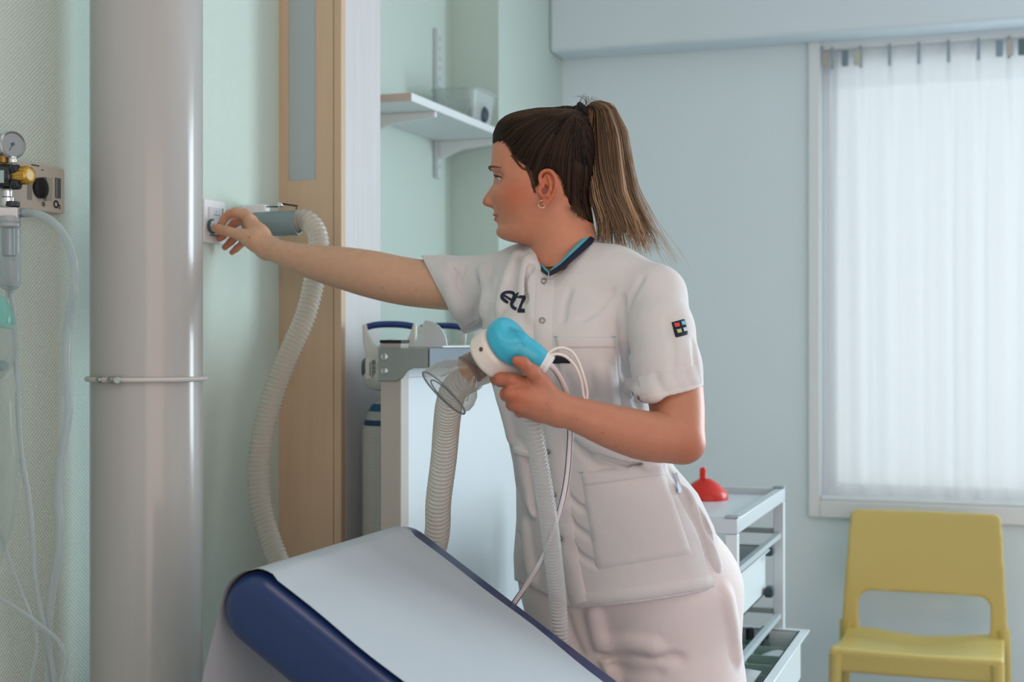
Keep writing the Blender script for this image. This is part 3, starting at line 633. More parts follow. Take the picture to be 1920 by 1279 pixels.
# ------------------------------------------------------------------ yellow moulded chair
chm = M('yellow_moulded_plastic', (200, 178, 104), .33, vary=.02, vscale=3)
ch = thing('moulded_chair', (-.236, 4.1, 0), 'mustard yellow moulded plastic chair with open lower back under the window', 'chair')
def chair_vol(kind):
    # local chair coordinates: x across, y from front (0) to back, z up; chair faces -y
    v = Vol((-.27, -.05, -.01), (.27, .52, .82), .005)
    rg = tuple(slice(0, q) for q in v.n); x, y, z = v.xyz(rg); one = np.zeros(v.n, np.float32)
    def rbox(px, pz, cxx, cz, hx, hz, r):
        qx = np.abs(px-cxx)-(hx-r); qz = np.abs(pz-cz)-(hz-r)
        return np.sqrt(np.maximum(qx, 0)**2+np.maximum(qz, 0)**2)+np.minimum(np.maximum(qx, qz), 0)-r
    yb = .385+.075*np.clip((z-.43)/.36, 0, 1)**1.2+.30*x*x*np.clip((z-.43)/.2, 0, 1)*-1.0      # back leans, gently curved
    if kind == 'backrest':
        half = .232-.020*np.clip((z-.43)/.35, 0, 1)
        out = rbox(x/half*.22, z, 0, .575, .22, .205, .02)
        hole = rbox(x, z, 0, .487, .183, .062, .034)
        e = np.maximum(np.maximum(out, -hole), np.abs(y-yb)-.0085)
        e = np.maximum(e, -(z-.415))
    elif kind == 'seat':
        top = .462-.075*np.clip(y/.4, 0, 1)*(1-np.clip(y/.4, 0, 1)*.55)-.018*np.exp(-(x/.13)**2)*np.clip(y/.08, 0, 1)+.02*np.clip((y-.33)/.07, 0, 1)
        top = top-.012*np.clip((.03-y)/.03, 0, 1)**2
        slab = np.maximum(np.abs(z-(top-.008))-.008, np.maximum(rbox(x, y, 0, .2, .222, .2, .04), -y-.0))
        skirt = np.maximum(np.maximum(np.abs(y-.008)-.007, rbox(x, z, 0, .425, .222, .034, .012)), z-top)
        sides = np.maximum(np.maximum(np.abs(np.abs(x)-.215)-.006, np.abs(y-.2)-.2), np.maximum(z-top, .41-z))
        e = np.minimum(np.minimum(slab, skirt), sides)
    v.d[:] = e+one
    return v.mesh()
def chair_w(V): return V+np.array([-.236, 3.885, 0])
for kd_ in ('backrest', 'seat'):
    V, Fq = chair_vol(kd_); V = lap(V, Fq, 3); mesh_obj(kd_, chair_w(V), Fq, chm, ch)
for sx_ in (-1, 1):
    P = [(sx_*.205, .008, .44), (sx_*.207, .004, .38), (sx_*.212, -.008, .2), (sx_*.22, -.02, .002)]
    lg = MB(); lg.tube(chair_w(cr(P, 6)), np.linspace(.019, .013, 19), 14); lg.build('leg', chm, ch)
    P = [(sx_*.218, .385, .46), (sx_*.222, .388, .40), (sx_*.228, .41, .2), (sx_*.235, .45, .002)]
    lg = MB(); lg.tube(chair_w(cr(P, 6)), np.linspace(.019, .013, 19), 14); lg.build('leg', chm, ch)

# ------------------------------------------------------------------ instrument trolley with trays
tm = M('trolley_white', (206, 216, 220), .35)
tl = thing('instrument_trolley', (-.70, 3.04, 0), 'white metal instrument trolley with open drawers between nurse and chair', 'trolley')
TX0_, TX1_, TYa, TYb, TZ = -.93, -.497, 2.735, 3.355, .936
for x in (TX0_, TX1_-.024):
    for y in (TYa, TYb-.024):
        MB().box(x, x+.024, y, y+.024, .09, TZ-.0305).build('post', tm, tl, bevel=.002)
        MB().box(x-.001, x+.025, y-.001, y+.025, TZ+.0005, TZ+.005).build('post_cap', M('cap_grey', (150, 160, 166), .5), tl, bevel=.001)
        c = MB(); c.lathe([(.036, -.011), (.04, -.007), (.04, .007), (.036, .011)], (x+.012, y+.012, .041), (0, 1, 0), 22); c.box(x+.004, x+.02, y+.004, y+.02, .05, .09); c.build('castor', black, tl)
tf = MB(); tf.box(TX0_, TX1_, TYa, TYa+.02, TZ-.03, TZ); tf.box(TX0_, TX1_, TYb-.02, TYb, TZ-.03, TZ); tf.box(TX0_, TX0_+.02, TYa+.02, TYb-.02, TZ-.03, TZ); tf.box(TX1_-.02, TX1_, TYa+.02, TYb-.02, TZ-.03, TZ)
tf.build('top_rim', M('rim', (190, 200, 205), .35), tl, bevel=.002)
MB().box(TX0_+.02, TX1_-.02, TYa+.02, TYb-.02, TZ-.022, TZ-.016).build('top_tray', M('tray_top', (206, 218, 224), .3), tl)
def drawer(x0, x1, y0, y1, z0, z1, name='drawer', tilt=0):
    d = MB(); t = .006
    d.box(x0, x1, y0, y1, z0, z0+t); d.box(x0, x0+t, y0, y1, z0, z1); d.box(x1-t, x1, y0, y1, z0, z1); d.box(x0, x1, y0, y0+t, z0, z1); d.box(x0, x1, y1-t, y1, z0, z1)
    r = .018; d.box(x0-r, x1+r, y0-r, y0+t, z1-.004, z1); d.box(x0-r, x1+r, y1-t, y1+r, z1-.004, z1); d.box(x0-r, x0+t, y0, y1, z1-.004, z1); d.box(x1-t, x1+r, y0, y1, z1-.004, z1)
    return d.build(name, M('drawer_plastic', (212, 222, 224), .35), tl, bevel=.0015)
drawer(-.90, -.535, 2.775, 3.315, .695, .805)
dr = drawer(-.84, -.455, 2.775, 3.315, .50, .612)
dv = M('divider_green', (150, 176, 168), .4)
for y in np.linspace(2.86, 3.23, 5): MB().box(-.834, -.461, y-.002, y+.002, .506, .588).build('divider', dv, dr)
MB().box(-.55, -.546, 2.781, 3.309, .506, .59).build('divider', dv, dr)
for z, yy in ((.80, 3.30), (.705, 3.30), (.79, 2.77)):
    MB().prism(rrect(.02, .024, .006), (TX1_-.024, yy-.01, z), (1, 0, 0), (0, 0, 1), (0, -.03, 0)).build('runner_clip', M('clip_dark', (52, 66, 76), .4), tl, bevel=.002)
for z in (.842, .655, .47):
    MB().box(TX0_+.024, TX1_-.024, TYb-.018, TYb-.008, z-.012, z).build('cross_rail', M('cross', (150, 164, 166), .4), tl)
    for x in (TX0_+.006, TX1_-.018): MB().box(x, x+.012, TYa+.024, TYb-.024, z-.02, z-.008).build('runner', M('runner_m', (170, 182, 186), .4), tl)
MB().box(TX0_+.02, TX1_-.02, TYa, TYa+.016, .12, .14).build('base_rail', tm, tl)
# supplies in the drawers
rnd = random.Random(11)
sup = [((232, 238, 240), 'white wrapped packet in the lower trolley drawer'), ((46, 104, 92), 'green capped vial bundle in the lower trolley drawer'), ((40, 72, 128), 'blue capped bottle in the lower trolley drawer')]
def pouch(x, y, z, l, wd, ang, tilt, mat, name, label, cat, group=None):
    m4 = Matrix.Translation((x, y, z)) @ Matrix.Rotation(ang, 4, 'Z') @ Matrix.Rotation(tilt, 4, 'Y')
    G = np.zeros((5, 7, 3)); H = np.zeros((5, 7, 3))
    for i in range(5):
        for j in range(7):
            u, v = i/4-.5, j/6-.5; hgt = .009*(1-(2*u)**2)*(1-(2*v)**4)
            G[i, j] = m4 @ Vector((v*l, u*wd, hgt+.0005)); H[i, j] = m4 @ Vector((v*l, u*wd, -hgt*.3))
    mb = MB(); mb.grid(G); mb.grid(H[:, ::-1]); o = mb.build(name, mat); return tag(o, label, cat, group)
pk = M('paper_pouch', (224, 232, 236), .5, bump=(60, .3, .002))
for (x, y, a, t, lab) in ((-.52, 2.86, 1.2, -.5, 'long white wrapped syringe pack standing up at the near end of the lower drawer'), (-.58, 3.02, .4, -.2, 'white paper packet lying in the middle of the lower drawer'), (-.50, 3.20, .9, -.1, 'small white paper packet at the far end of the lower drawer')):
    pouch(x, y, .575, .13 if t < -.4 else .07, .045, a, t, pk, 'wrapped_packet', lab, 'packet', 'packets in the lower drawer')
def vial(x, y, z, r, h, c, cc, label):
    b = thing('small_bottle', (x, y, z), label, 'bottle', 'bottles in the lower drawer')
    MB().lathe([(r*.9, 0), (r, .003), (r, h*.6), (r*.6, h*.72), (r*.6, h*.76)], (x, y, z), n=18).build('bottle_body', M('vial', c, .25), b)
    MB().lathe([(r*.7, h*.76), (r*.7, h*.98), (r*.5, h)], (x, y, z), n=18).build('cap', M('vcap', cc, .4), b)
vial(-.60, 3.26, .51, .016, .12, (60, 96, 92), (30, 52, 60), 'dark green bottle standing at the back of the lower drawer')
vial(-.565, 3.27, .51, .014, .11, (70, 150, 130), (24, 40, 48), 'teal bottle with black cap at the back of the lower drawer')
vial(-.59, 3.16, .51, .013, .095, (44, 84, 150), (36, 66, 130), 'blue capped bottle standing beside the trolley post')
vial(-.53, 3.275, .51, .013, .115, (84, 104, 104), (40, 60, 62), 'grey green bottle at the right back of the lower drawer')
pouch(-.60, 2.95, .80, .13, .07, .5, -.5, pk, 'wrapped_packet', 'white wrapped packet poking out of the upper trolley drawer', 'packet')
# red sharp-topped stand on the trolley
rd = MB(); rx, ry = -.655, 3.2
redm = M('red_plastic', (206, 40, 28), .35)
rt = thing('red_lid', (rx, ry, TZ-.016), 'red plastic lid with upright finger grip on top of the trolley', 'lid')
MB().lathe([(.052, 0), (.052, .012), (.047, .02), (.030, .036), (.014, .046), (.001, .048)], (rx, ry, TZ-.016), n=32).build('dome', redm, rt)
MB().prism([(-.006, .04), (.006, .04), (.008, .066), (.004, .074), (-.006, .07)], (rx-.006, ry-.005, TZ-.016), (1, 0, 0), (0, 0, 1), (0, .01, 0)).build('grip', redm, rt, bevel=.002)

# ------------------------------------------------------------------ examination couch with paper roll
navy = M('navy_vinyl', (20, 44, 92), .34, coat=.15, bump=(220, .12, .0006), vary=.03)
cou = thing('examination_couch', (-.3, 1.92, 0), 'navy vinyl examination couch with its backrest raised in front of the nurse', 'couch')
HX, HZ = -.960, .986; SL = R(33.5); CY0, CY1 = 1.668, 2.205; TK = .102
ux = Vector((math.cos(SL), 0, -math.sin(SL))); un = Vector((math.sin(SL), 0, math.cos(SL)))
def slab(name, o, u, n, length, tk, y0, y1, r=.028, nr=7):
    """padded cushion: rounded cross-section swept across with rounded sides"""
    prof = [(p[0]+length/2, p[1]-tk/2) for p in rrect(length, tk, tk*.47, 7)]
    rows = []
    for k in range(nr+1):
        t = math.pi/2*(1-k/nr); rows.append((y0+r*(1-math.sin(t)), r*(1-math.cos(t))))
    rows += [(y1-(a-y0), ins) for a, ins in rows[::-1]]
    rings = []
    for (yy, ins) in rows:
        sc_n = 1-2*ins/tk; sc_u = 1-2*ins/length
        rings.append([o+u*(length/2+(p[0]-length/2)*sc_u)+n*(-tk/2+(p[1]+tk/2)*sc_n)+Vector((0, yy, 0)) for p in prof])
    m = len(prof); mb = MB(); vs = [v for r_ in rings for v in r_]
    fs = [(i*m+j, i*m+(j+1) % m, (i+1)*m+(j+1) % m, (i+1)*m+j) for i in range(len(rings)-1) for j in range(m)]+[tuple(range(m))[::-1], tuple((len(rings)-1)*m+j for j in range(m))]
    mb.add(vs, fs); return mb.build(name, navy, cou, angle=None)
O_ = Vector((HX, 0, HZ)); BL = .76
slab('backrest_cushion', O_-ux*.006, ux, un, BL, TK, CY0, CY1)
hip = O_+ux*BL
slab('seat_cushion', Vector((hip.x+.01, 0, hip.z+.02)), Vector((1, 0, 0)), Vector((0, 0, 1)), 1.1, TK, CY0, CY1)
fm = M('couch_frame_white', (198, 202, 204), .4)
f_ = MB(); f_.box(hip.x-.1, hip.x+1.08, CY0+.1, CY0+.14, hip.z-.12, hip.z-.07); f_.box(hip.x-.1, hip.x+1.08, CY1-.14, CY1-.1, hip.z-.12, hip.z-.07); f_.box(hip.x-.1, hip.x-.05, CY0+.14, CY1-.14, hip.z-.12, hip.z-.07); f_.box(hip.x+1.03, hip.x+1.08, CY0+.14, CY1-.14, hip.z-.12, hip.z-.07)
f_.build('frame', fm, cou, bevel=.004)
bm_ = MB(); a_ = O_-un*(TK+.002)+ux*.12; b_ = O_-un*(TK+.002)+ux*(BL-.02)
for yy in (CY0+.10, CY1-.14): bm_.prism([(0, 0), ((b_-a_).length, 0), ((b_-a_).length, -.03), (0, -.03)], Vector((a_.x, yy, a_.z)), ux, un, (0, .04, 0))
bm_.build('backrest_frame', fm, cou, bevel=.003)
for x in (hip.x+.05, hip.x+.95):
    for yy in (CY0+.12, CY1-.12): MB().box(x-.025, x+.025, yy-.025, yy+.025, .0, hip.z-.12).build('leg', fm, cou, bevel=.003)
for yy in (CY0+.12, CY1-.12): MB().tube([Vector((-.62, yy, O_.z-.32)), Vector((hip.x+.3, yy, hip.z-.10))], .012, 12).build('support_strut', steel, cou)
# paper sheet: up the backrest, over the head end and hanging down
pap = M('couch_paper', (172, 182, 190), .62, vary=.015, bump=(28, .12, .003))
PYa, PYb = CY0+.010, CY1-.066
path = []
e = .0025
for t in np.linspace(BL-.03, .05, 26): path.append(O_+ux*t+un*e)
c0 = O_+ux*(TK*.47)-un*(TK*.5)
for a in np.linspace(0, R(95), 12)[1:]:
    d_ = un*math.cos(a)-ux*math.sin(a); path.append(c0+d_*(TK*.5+e+.004)+Vector((0, 0, 0)))
end_ = path[-1]
for t in np.linspace(.02, .62, 20): path.append(end_+Vector((-.085*t-.035*math.sin(t*5), 0, -t)))
path = np.array([list(p) for p in path]); nn_ = len(path); ys = np.linspace(0, 1, 34); G = np.zeros((nn_, 34, 3))
for i in range(nn_):
    hang = max(0, (i-36)/20)
    for j, s_ in enumerate(ys):
        wob = .0025*math.sin(i*.9)*(s_ < .03 or s_ > .97)
        G[i, j] = path[i]; G[i, j, 1] = PYa+(PYb-PYa)*s_+wob
        G[i, j, 0] += hang*(.016*math.sin(s_*7.5+.4)+.012*math.sin(s_*3+i*.12))
        if i < 30: G[i, j] += np.array(un)*(.0010*math.sin(s_*19+i*.35)+.0012*math.sin(i*.5+s_*6)+.0014)
pb = MB(); pb.grid(G); ob = pb.build('paper_sheet', pap, None, angle=None)
tag(ob, 'white disposable paper sheet draped over the raised navy couch backrest', 'paper')
# ------------------------------------------------------------------ the nurse
per = thing('person', (-.62, 2.45, 0), 'nurse in white tunic and trousers, reaching for the wall switch while holding a mask', 'person')
px2m = lambda r, D: r*D/F
def attr_mesh(name, V, Fq, mat, parent, colors):
    o = mesh_obj(name, V, Fq, mat, parent)
    ca = o.data.color_attributes.new('Col', 'FLOAT_COLOR', 'POINT')
    c = np.ones((len(V), 4), np.float32); c[:, :3] = colors; ca.data.foreach_set('color', c.ravel()); return o
def skinmat():
    m = M('skin', (220, 170, 140), .48, sss=.18, bump=(420, .10, .0006))
    nt = m.node_tree; b = nt.nodes['Principled BSDF']
    at = nt.nodes.new('ShaderNodeAttribute'); at.attribute_name = 'Col'
    n = nt.nodes.new('ShaderNodeTexNoise'); n.inputs['Scale'].default_value = 70; n.inputs['Detail'].default_value = 4
    tc = nt.nodes.new('ShaderNodeTexCoord'); nt.links.new(tc.outputs['Object'], n.inputs[0])
    mr = nt.nodes.new('ShaderNodeMapRange'); mr.inputs['To Min'].default_value = .90; mr.inputs['To Max'].default_value = 1.10; nt.links.new(n.outputs[0], mr.inputs['Value'])
    mx = nt.nodes.new('ShaderNodeMix'); mx.data_type = 'RGBA'; mx.blend_type = 'MULTIPLY'; mx.inputs['Factor'].default_value = 1
    nt.links.new(at.outputs['Color'], mx.inputs['A']); nt.links.new(mr.outputs[0], mx.inputs['B']); nt.links.new(mx.outputs['Result'], b.inputs['Base Color'])
    return m
skin = skinmat()
SK = np.array(lin((202, 158, 130))[:3]); BLUSH = np.array(lin((184, 84, 54))[:3]); LIP = np.array(lin((160, 76, 68))[:3]); RED = np.array(lin((186, 98, 66))[:3])
def smooth(a, b, t): t = np.clip((t-a)/(b-a), 0, 1); return t*t*(3-2*t)

# ---- head: local axes f (where she looks), s (towards the near ear), u (up)
HD = 2.44; HC = Kc(1015, 330, HD); YAW = R(15); cF, sF = math.cos(YAW), math.sin(YAW)
FW = np.array((-cF, sF, 0)); SD = np.array((-sF, -cF, 0)); UP = np.array((0, 0, 1.0))
def h2c(p): p = np.asarray(p, float); return HC+p[..., :1]*FW+p[..., 1:2]*SD+p[..., 2:3]*UP
def hf(px, s=0.0): q = (px-CX)/F; return (HC[0]-sF*s-q*(HD-cF*s))/(cF+sF*q)
def hu(py, f=0.0, s=0.0): return (CY-py)/F*(HD+sF*f-cF*s)-HC[2]
def hp_(px, py, s=0.0): f = hf(px, s); return np.array((f, s, hu(py, f, s)))
rows = np.array([
 (207, 1012, 1040, .004), (209, 996, 1056, .020), (212, 984, 1066, .033), (220, 961, 1086, .047), (235, 942, 1101, .060), (255, 931, 1110, .0685), (275, 927, 1114, .0725),
 (295, 925.5, 1115, .074), (308, 924.5, 1115, .074), (318, 925, 1113, .0735), (329, 929, 1111, .073), (345, 929.5, 1107, .0725), (360, 928.5, 1101, .072),
 (375, 928, 1095, .0705), (389, 927, 1088, .068), (397, 927.5, 1084, .066), (404, 929, 1080, .064), (411, 930.5, 1076, .0615), (419, 934, 1073, .0585), (425, 935, 1071, .056),
 (434, 932.8, 1067, .052), (441, 934.5, 1063, .0475), (447, 940, 1060, .043), (451, 948, 1056, .039), (455, 963, 1052, .034), (459, 985, 1046, .026), (464, 1000, 1040, .010)])
rU = np.array([hu(r[0], hf(r[1])) for r in rows]); rF = np.array([hf(r[1]) for r in rows]); rB = np.array([hf(r[2]) for r in rows]); rW = rows[:, 3]
o_ = np.argsort(rU); rU, rF, rB, rW = rU[o_], rF[o_], rB[o_], rW[o_]
fine = np.linspace(rU[0], rU[-1], 400)
def sm(a, it=7):
    a = np.interp(fine, rU, a)
    for _ in range(it): a[1:-1] = (a[:-2]+2*a[1:-1]+a[2:])/4
    return a
gF, gB, gW = sm(rF), sm(rB), sm(rW)
nose_t = [(322, 0), (329, 2.2), (342, 4.5), (353, 11.5), (361, 17.2), (368, 21.4), (374, 24.0), (378, 24.0), (381.5, 21.5), (384.5, 15.5), (387, 7.5), (390, 2), (393, 0)]
nU = np.array([hu(a[0]) for a in nose_t])[::-1]; nA = np.array([px2m(a[1], HD) for a in nose_t])[::-1]
nWt = [(322, .008), (345, .0078), (360, .0095), (374, .0115), (384, .0135), (393, .015)]
wU = np.array([hu(a[0]) for a in nWt])[::-1]; wA = np.array([a[1] for a in nWt])[::-1]
def bump2(S, U, py, s0, ws, wu, amp): return amp*np.exp(-((np.abs(S)-s0)/ws)**2-((U-hu(py))/wu)**2)
def headfield(f, s, u, features=True):
    Fz, Bz, Wz = np.interp(u, fine, gF), np.interp(u, fine, gB), np.interp(u, fine, gW)
    c = (Fz+Bz)/2; A = np.maximum((Fz-Bz)/2, .002)
    ff = f
    if features:
        front = smooth(0, .03, f-c)
        d = np.interp(u, nU, nA)*np.exp(-np.abs(s/np.interp(u, wU, wA))**2.4)
        d = d+bump2(s, u, 338, .031, .0135, .0105, -.0095)+bump2(s, u, 338, .0475, .0115, .0115, -.0085)+bump2(s, u, 316.5, .030, .016, .006, .0032)+bump2(s, u, 364, .043, .018, .015, .0042)
        d = d+bump2(s, u, 401.5, 0, .017, .0032, .0042)+bump2(s, u, 411, 0, .015, .0038, .0046)+bump2(s, u, 437, 0, .015, .010, .0022)
        d = d+bump2(s, u, 392, .021, .006, .012, -.0012)+bump2(s, u, 404, .026, .005, .006, -.0016)
        d = d-.0115*(1-np.exp(-(s/.026)**2))*np.exp(-((u-hu(409))/.024)**2)
        ff = f-d*front
    p = 2.25
    q = (np.abs((ff-c)/A)**p+np.abs(s/np.maximum(Wz, .003))**p)**(1/p)
    e = (q-1)*np.minimum(A, np.maximum(Wz, .003))*1.0
    return np.where((u > fine[-1]) | (u < fine[0]), np.maximum(e, np.maximum(u-fine[-1], fine[0]-u)), e)
hv = Vol((-.12, -.10, -.16), (.125, .10, .122), .00125)
rg_all = tuple(slice(0, q) for q in hv.n); x, y, z = hv.xyz(rg_all)
zz1 = np.interp(z.ravel(), fine, gF)
hv.d[:] = headfield(x, y, z)
# neck
nk = [hp_(1040, 372), hp_(1050, 415), hp_(1058, 455), hp_(1064, 500)]
hv.chain(nk, [.046, .049, .0525, .060], k=.016)
# nose wings, nostrils, mouth line, eyelids
for sg in (1, -1):
    hv.ell(hp_(921, 380.5)+np.array((0, sg*.0118, 0)), (.0085, .0058, .0066), k=.004)
    hv.ell(hp_(913.5, 387)+np.array((0, sg*.0062, 0)), (.0052, .0030, .0032), k=.0015, sub=True)
    ec = np.array((hf(930.5, .0315)-.0125, sg*.0315, hu(337.5)))
    hv.ell(ec, (.0134, .0138, .0128), k=.003)
    a_in, a_out = ec+np.array((.0115, -sg*.0095, -.0012)), ec+np.array((.0065, sg*.0108, -.0006))
    mid = ec+np.array((.0140, sg*.001, .0006))
    hv.chain([a_in, ec+np.array((.0138, sg*.001, .0006)), ec+np.array((.0106, sg*.0088, .0004)), ec+np.array((.0048, sg*.0130, 0)), ec+np.array((-.0008, sg*.0142, -.0006))], [.0020, .0048, .0047, .0034, .0014], k=.0008, sub=True)
    up = ec+np.array((.0125, sg*.001, .0072)); hv.chain([ec+np.array((.0115, -sg*.008, .0062)), up, ec+np.array((.0075, sg*.0105, .0052))], [.0008]*3, k=.0016, sub=True)
mp_ = []
for s_ in np.linspace(-.0245, .0245, 13):
    uu = hu(405.2)+2.2*s_**2; ff_ = np.linspace(.03, .14, 600); e_s = headfield(ff_, np.full(600, s_), np.full(600, uu)); kk = np.where(e_s < 0)[0]
    mp_.append(np.array((ff_[kk[-1]]+.0004, s_, uu)))
hv.chain(mp_, [.0008]+[.0012]*11+[.0008], k=.0018, sub=True)
# ear (near side and far side)
def ear(sg):
    def e_(px, py, ds): 
        q = hp_(px, py, .075); q[1] = sg*(.0715+ds); return q
    hv.ell(e_(1029, 349, .005), (.0125, .0042, .0225), k=.004)
    hv.ell(e_(1022, 376, .004), (.0062, .0038, .0085), k=.004)
    hv.ell(e_(1022.5, 357, .009), (.0070, .0085, .0096), k=.002, sub=True)
    hv.ell(e_(1024, 336, .011), (.0062, .0042, .0085), k=.002, sub=True)
    hel = [(1020, 352, .006), (1014.5, 343, .006), (1013.5, 332, .0065), (1018, 324, .0075), (1027, 320.5, .009), (1036, 323, .0105), (1042.5, 332, .0115), (1045, 344, .0115), (1043.5, 356, .011), (1039, 366, .0095), (1033, 375, .008), (1026, 382, .0065), (1019.5, 383, .005)]
    hq = cr([list(e_(*q))+[r_] for q, r_ in zip(hel, [.0026, .0028, .003, .0031, .0031, .0031, .0031, .0031, .0031, .003, .0034, .0040, .0040])], 4); hv.chain(hq[:, :3], hq[:, 3], k=.0012)
    hv.chain([e_(1029, 331, .0085), e_(1034.5, 343, .0095), e_(1034, 356, .0095), e_(1028, 367, .0085), e_(1019, 369, .007)], [.0024, .0028, .0028, .0028, .0026], k=.003)
    hv.chain([e_(1013.5, 353, .006), e_(1012.5, 361, .0075), e_(1016, 366, .0065)], [.0028, .0034, .0026], k=.003)
ear(1); ear(-1)
V, Fq = hv.mesh(); V = lap(V, Fq, 2, .5)
f, s, u = V.T
col = np.tile(SK, (len(V), 1))
def mixc(c, t): 
    global col
    t = np.clip(t, 0, 1)[:, None]; col = col*(1-t)+c*t
mixc(RED, np.full(len(V), .55))  # warm light on the face put into the skin colour
mixc(BLUSH, .55*np.exp(-((f-hf(968, .06))/.032)**2-((u-hu(372))/.028)**2)*smooth(.02, .045, np.abs(s)))
mixc(BLUSH, .50*np.exp(-((f-hf(906))/.012)**2-((u-hu(378))/.012)**2))
earm = (np.abs(s) > .0735)*(u > hu(392))*(u < hu(314))*(f < hf(1005, .075)); mixc(BLUSH, .55*earm)
lipw = (np.abs(s) < .0245)*smooth(.0, .004, f-(hf(929)-s*s*32-.010))
lu = hu(405.2)+2.5*s*s
mixc(LIP, .9*lipw*np.exp(-(np.clip(np.abs(u-lu+.0012)-.0048*(1-np.clip(np.abs(s)/.025, 0, 1)**2), 0, 1)/.0014)**2))
parts_V, parts_F, parts_C = [cam2w(h2c(V))], [Fq], [col]

# ---- right arm reaching for the switch
av = Vol((-.63, 2.42, .02), (.02, 2.90, .30), .0014)
def pts(L_): return [Kc(*q[:3]) for q in L_], [px2m(q[3], q[2]) for q in L_]
arm = [(930, 532, 2.545, 46), (860, 536, 2.575, 45), (800, 533, 2.60, 43.5), (750, 526, 2.622, 43.5), (700, 515, 2.645, 43), (650, 504, 2.67, 39), (600, 494, 2.70, 33), (560, 484, 2.722, 26.5), (525, 473, 2.745, 21.5), (503, 464.5, 2.762, 19.5)]
av.chain(*pts(cr(arm, 3)), k=.006)
# palm: back of hand up-right, thumb towards the camera
av.chain(*pts([(503, 464, 2.765, 18.5), (486, 440, 2.78, 18), (468, 415, 2.79, 13)]), k=.012)
av.chain(*pts([(500, 466, 2.765, 17), (482, 446, 2.79, 17), (474, 424, 2.80, 12)]), k=.012)
av.chain(*pts([(500, 468, 2.762, 16), (474, 450, 2.762, 16), (452, 440, 2.764, 11.5)]), k=.012)
av.chain(*pts([(498, 470, 2.77, 13), (480, 458, 2.795, 14), (478, 440, 2.81, 10.5)]), k=.010)
th_ = [(468, 446, 2.762, 13), (450, 440, 2.764, 10.5), (428, 434, 2.77, 9.0), (412, 430, 2.78, 9.2), (403, 426.5, 2.786, 7.2)]
av.chain(*pts(th_), k=.004)
ix = [(472, 414, 2.79, 11), (457, 402, 2.79, 9.8), (441, 398.5, 2.79, 9.2), (430, 401.5, 2.795, 8.2), (420, 411, 2.80, 7.6), (416.5, 419, 2.80, 6.6)]
av.chain(*pts(ix), k=.003)
mi = [(476, 420, 2.81, 10), (455, 413, 2.818, 8.8), (441, 417, 2.822, 8.2), (429, 431, 2.825, 7.4), (417, 443, 2.825, 6.9), (411.5, 448, 2.825, 5.8)]
av.chain(*pts(mi), k=.003)
rn = [(480, 432, 2.822, 9.5), (462, 431, 2.838, 8.2), (447, 440, 2.842, 7.6), (433, 453, 2.842, 6.9), (421.5, 464, 2.842, 5.8)]
av.chain(*pts(rn), k=.003)
pk_ = [(484, 444, 2.825, 9), (469, 447, 2.842, 7.4), (456, 455, 2.846, 6.6), (444, 466, 2.846, 6.2), (435, 473.5, 2.846, 5.2)]
av.chain(*pts(pk_), k=.003)
for (q, rr_) in (((466, 405, 2.782), 7), ((459, 399, 2.79), 6)): av.ell(Kc(*q), (px2m(rr_, 2.79),)*3, k=.008)
V, Fq = av.mesh(); V = lap(V, Fq, 3, .5)
pxv = CX+V[:, 0]/V[:, 1]*F; pyv = CY-V[:, 2]/V[:, 1]*F
col = np.tile(SK, (len(V), 1))
mixc(BLUSH, .55*smooth(470, 425, pxv)*smooth(2.785, 2.83, V[:, 1])+.35*np.exp(-((pxv-430)/14)**2-((pyv-400)/10)**2))
mixc(RED, .3*smooth(445, 405, pxv))
for (mx_, my_, mr_) in ((467.5, 445, 1.7), (541, 471, .9), (717, 540, 1.2), (655, 480, 1.0), (780, 545, 1.3), (607, 470, .8)):
    mixc(np.array(lin((120, 70, 50))[:3]), .8*np.exp(-(((pxv-mx_)**2+(pyv-my_)**2)/mr_**2)**2)*(V[:, 1] < np.interp(pxv, [400, 930], [2.80, 2.55])))
parts_V.append(cam2w(V)); parts_F.append(Fq); parts_C.append(col)

# ---- left arm and the hand that grips the handpiece
lv = Vol((-.06, 1.98, -.22), (.34, 2.42, .13), .0014)
ua = [(1238, 560, 2.33, 48), (1252, 650, 2.27, 50), (1264, 720, 2.235, 52), (1270, 775, 2.215, 50), (1270, 818, 2.20, 49)]
lv.chain(*pts(cr(ua, 3)), k=.004)
fa = [(1270, 820, 2.20, 48), (1215, 818, 2.175, 46.5), (1160, 804, 2.155, 42), (1115, 789, 2.14, 36), (1080, 777, 2.13, 31), (1052, 768, 2.12, 28)]
lv.chain(*pts(cr(fa, 3)), k=.004)
lv.ell(Kc(1288, 838, 2.20), (.023, .024, .021), k=.02)
# palm / back of hand
for q in ([(1050, 766, 2.12, 27), (1014, 735, 2.105, 22), (982, 722, 2.10, 17)], [(1050, 768, 2.12, 27), (1008, 750, 2.10, 24), (974, 740, 2.09, 17)],
          [(1048, 771, 2.12, 25), (1008, 762, 2.105, 22), (972, 756, 2.095, 16)], [(1044, 776, 2.125, 21), (1010, 771, 2.12, 18), (984, 768, 2.115, 14)]):
    lv.chain(*pts(q), k=.010)
DH = 2.10
lv.chain(*pts([(984, 722, 2.10, 16), (962, 714, 2.092, 13.5), (940, 711, 2.10, 12), (930, 711, 2.118, 10.5), (936, 715, 2.14, 9.5), (955, 720, 2.152, 9)]), k=.004)
lv.chain(*pts([(974, 741, 2.09, 16), (958, 738, 2.088, 12.8), (949, 739, 2.102, 11.5), (949, 742, 2.125, 10.5), (962, 745, 2.148, 9.5)]), k=.004)
lv.chain(*pts([(974, 757, 2.095, 15.5), (965, 757, 2.098, 12), (960, 759, 2.115, 11), (962, 761, 2.135, 10), (975, 764, 2.15, 9)]), k=.004)
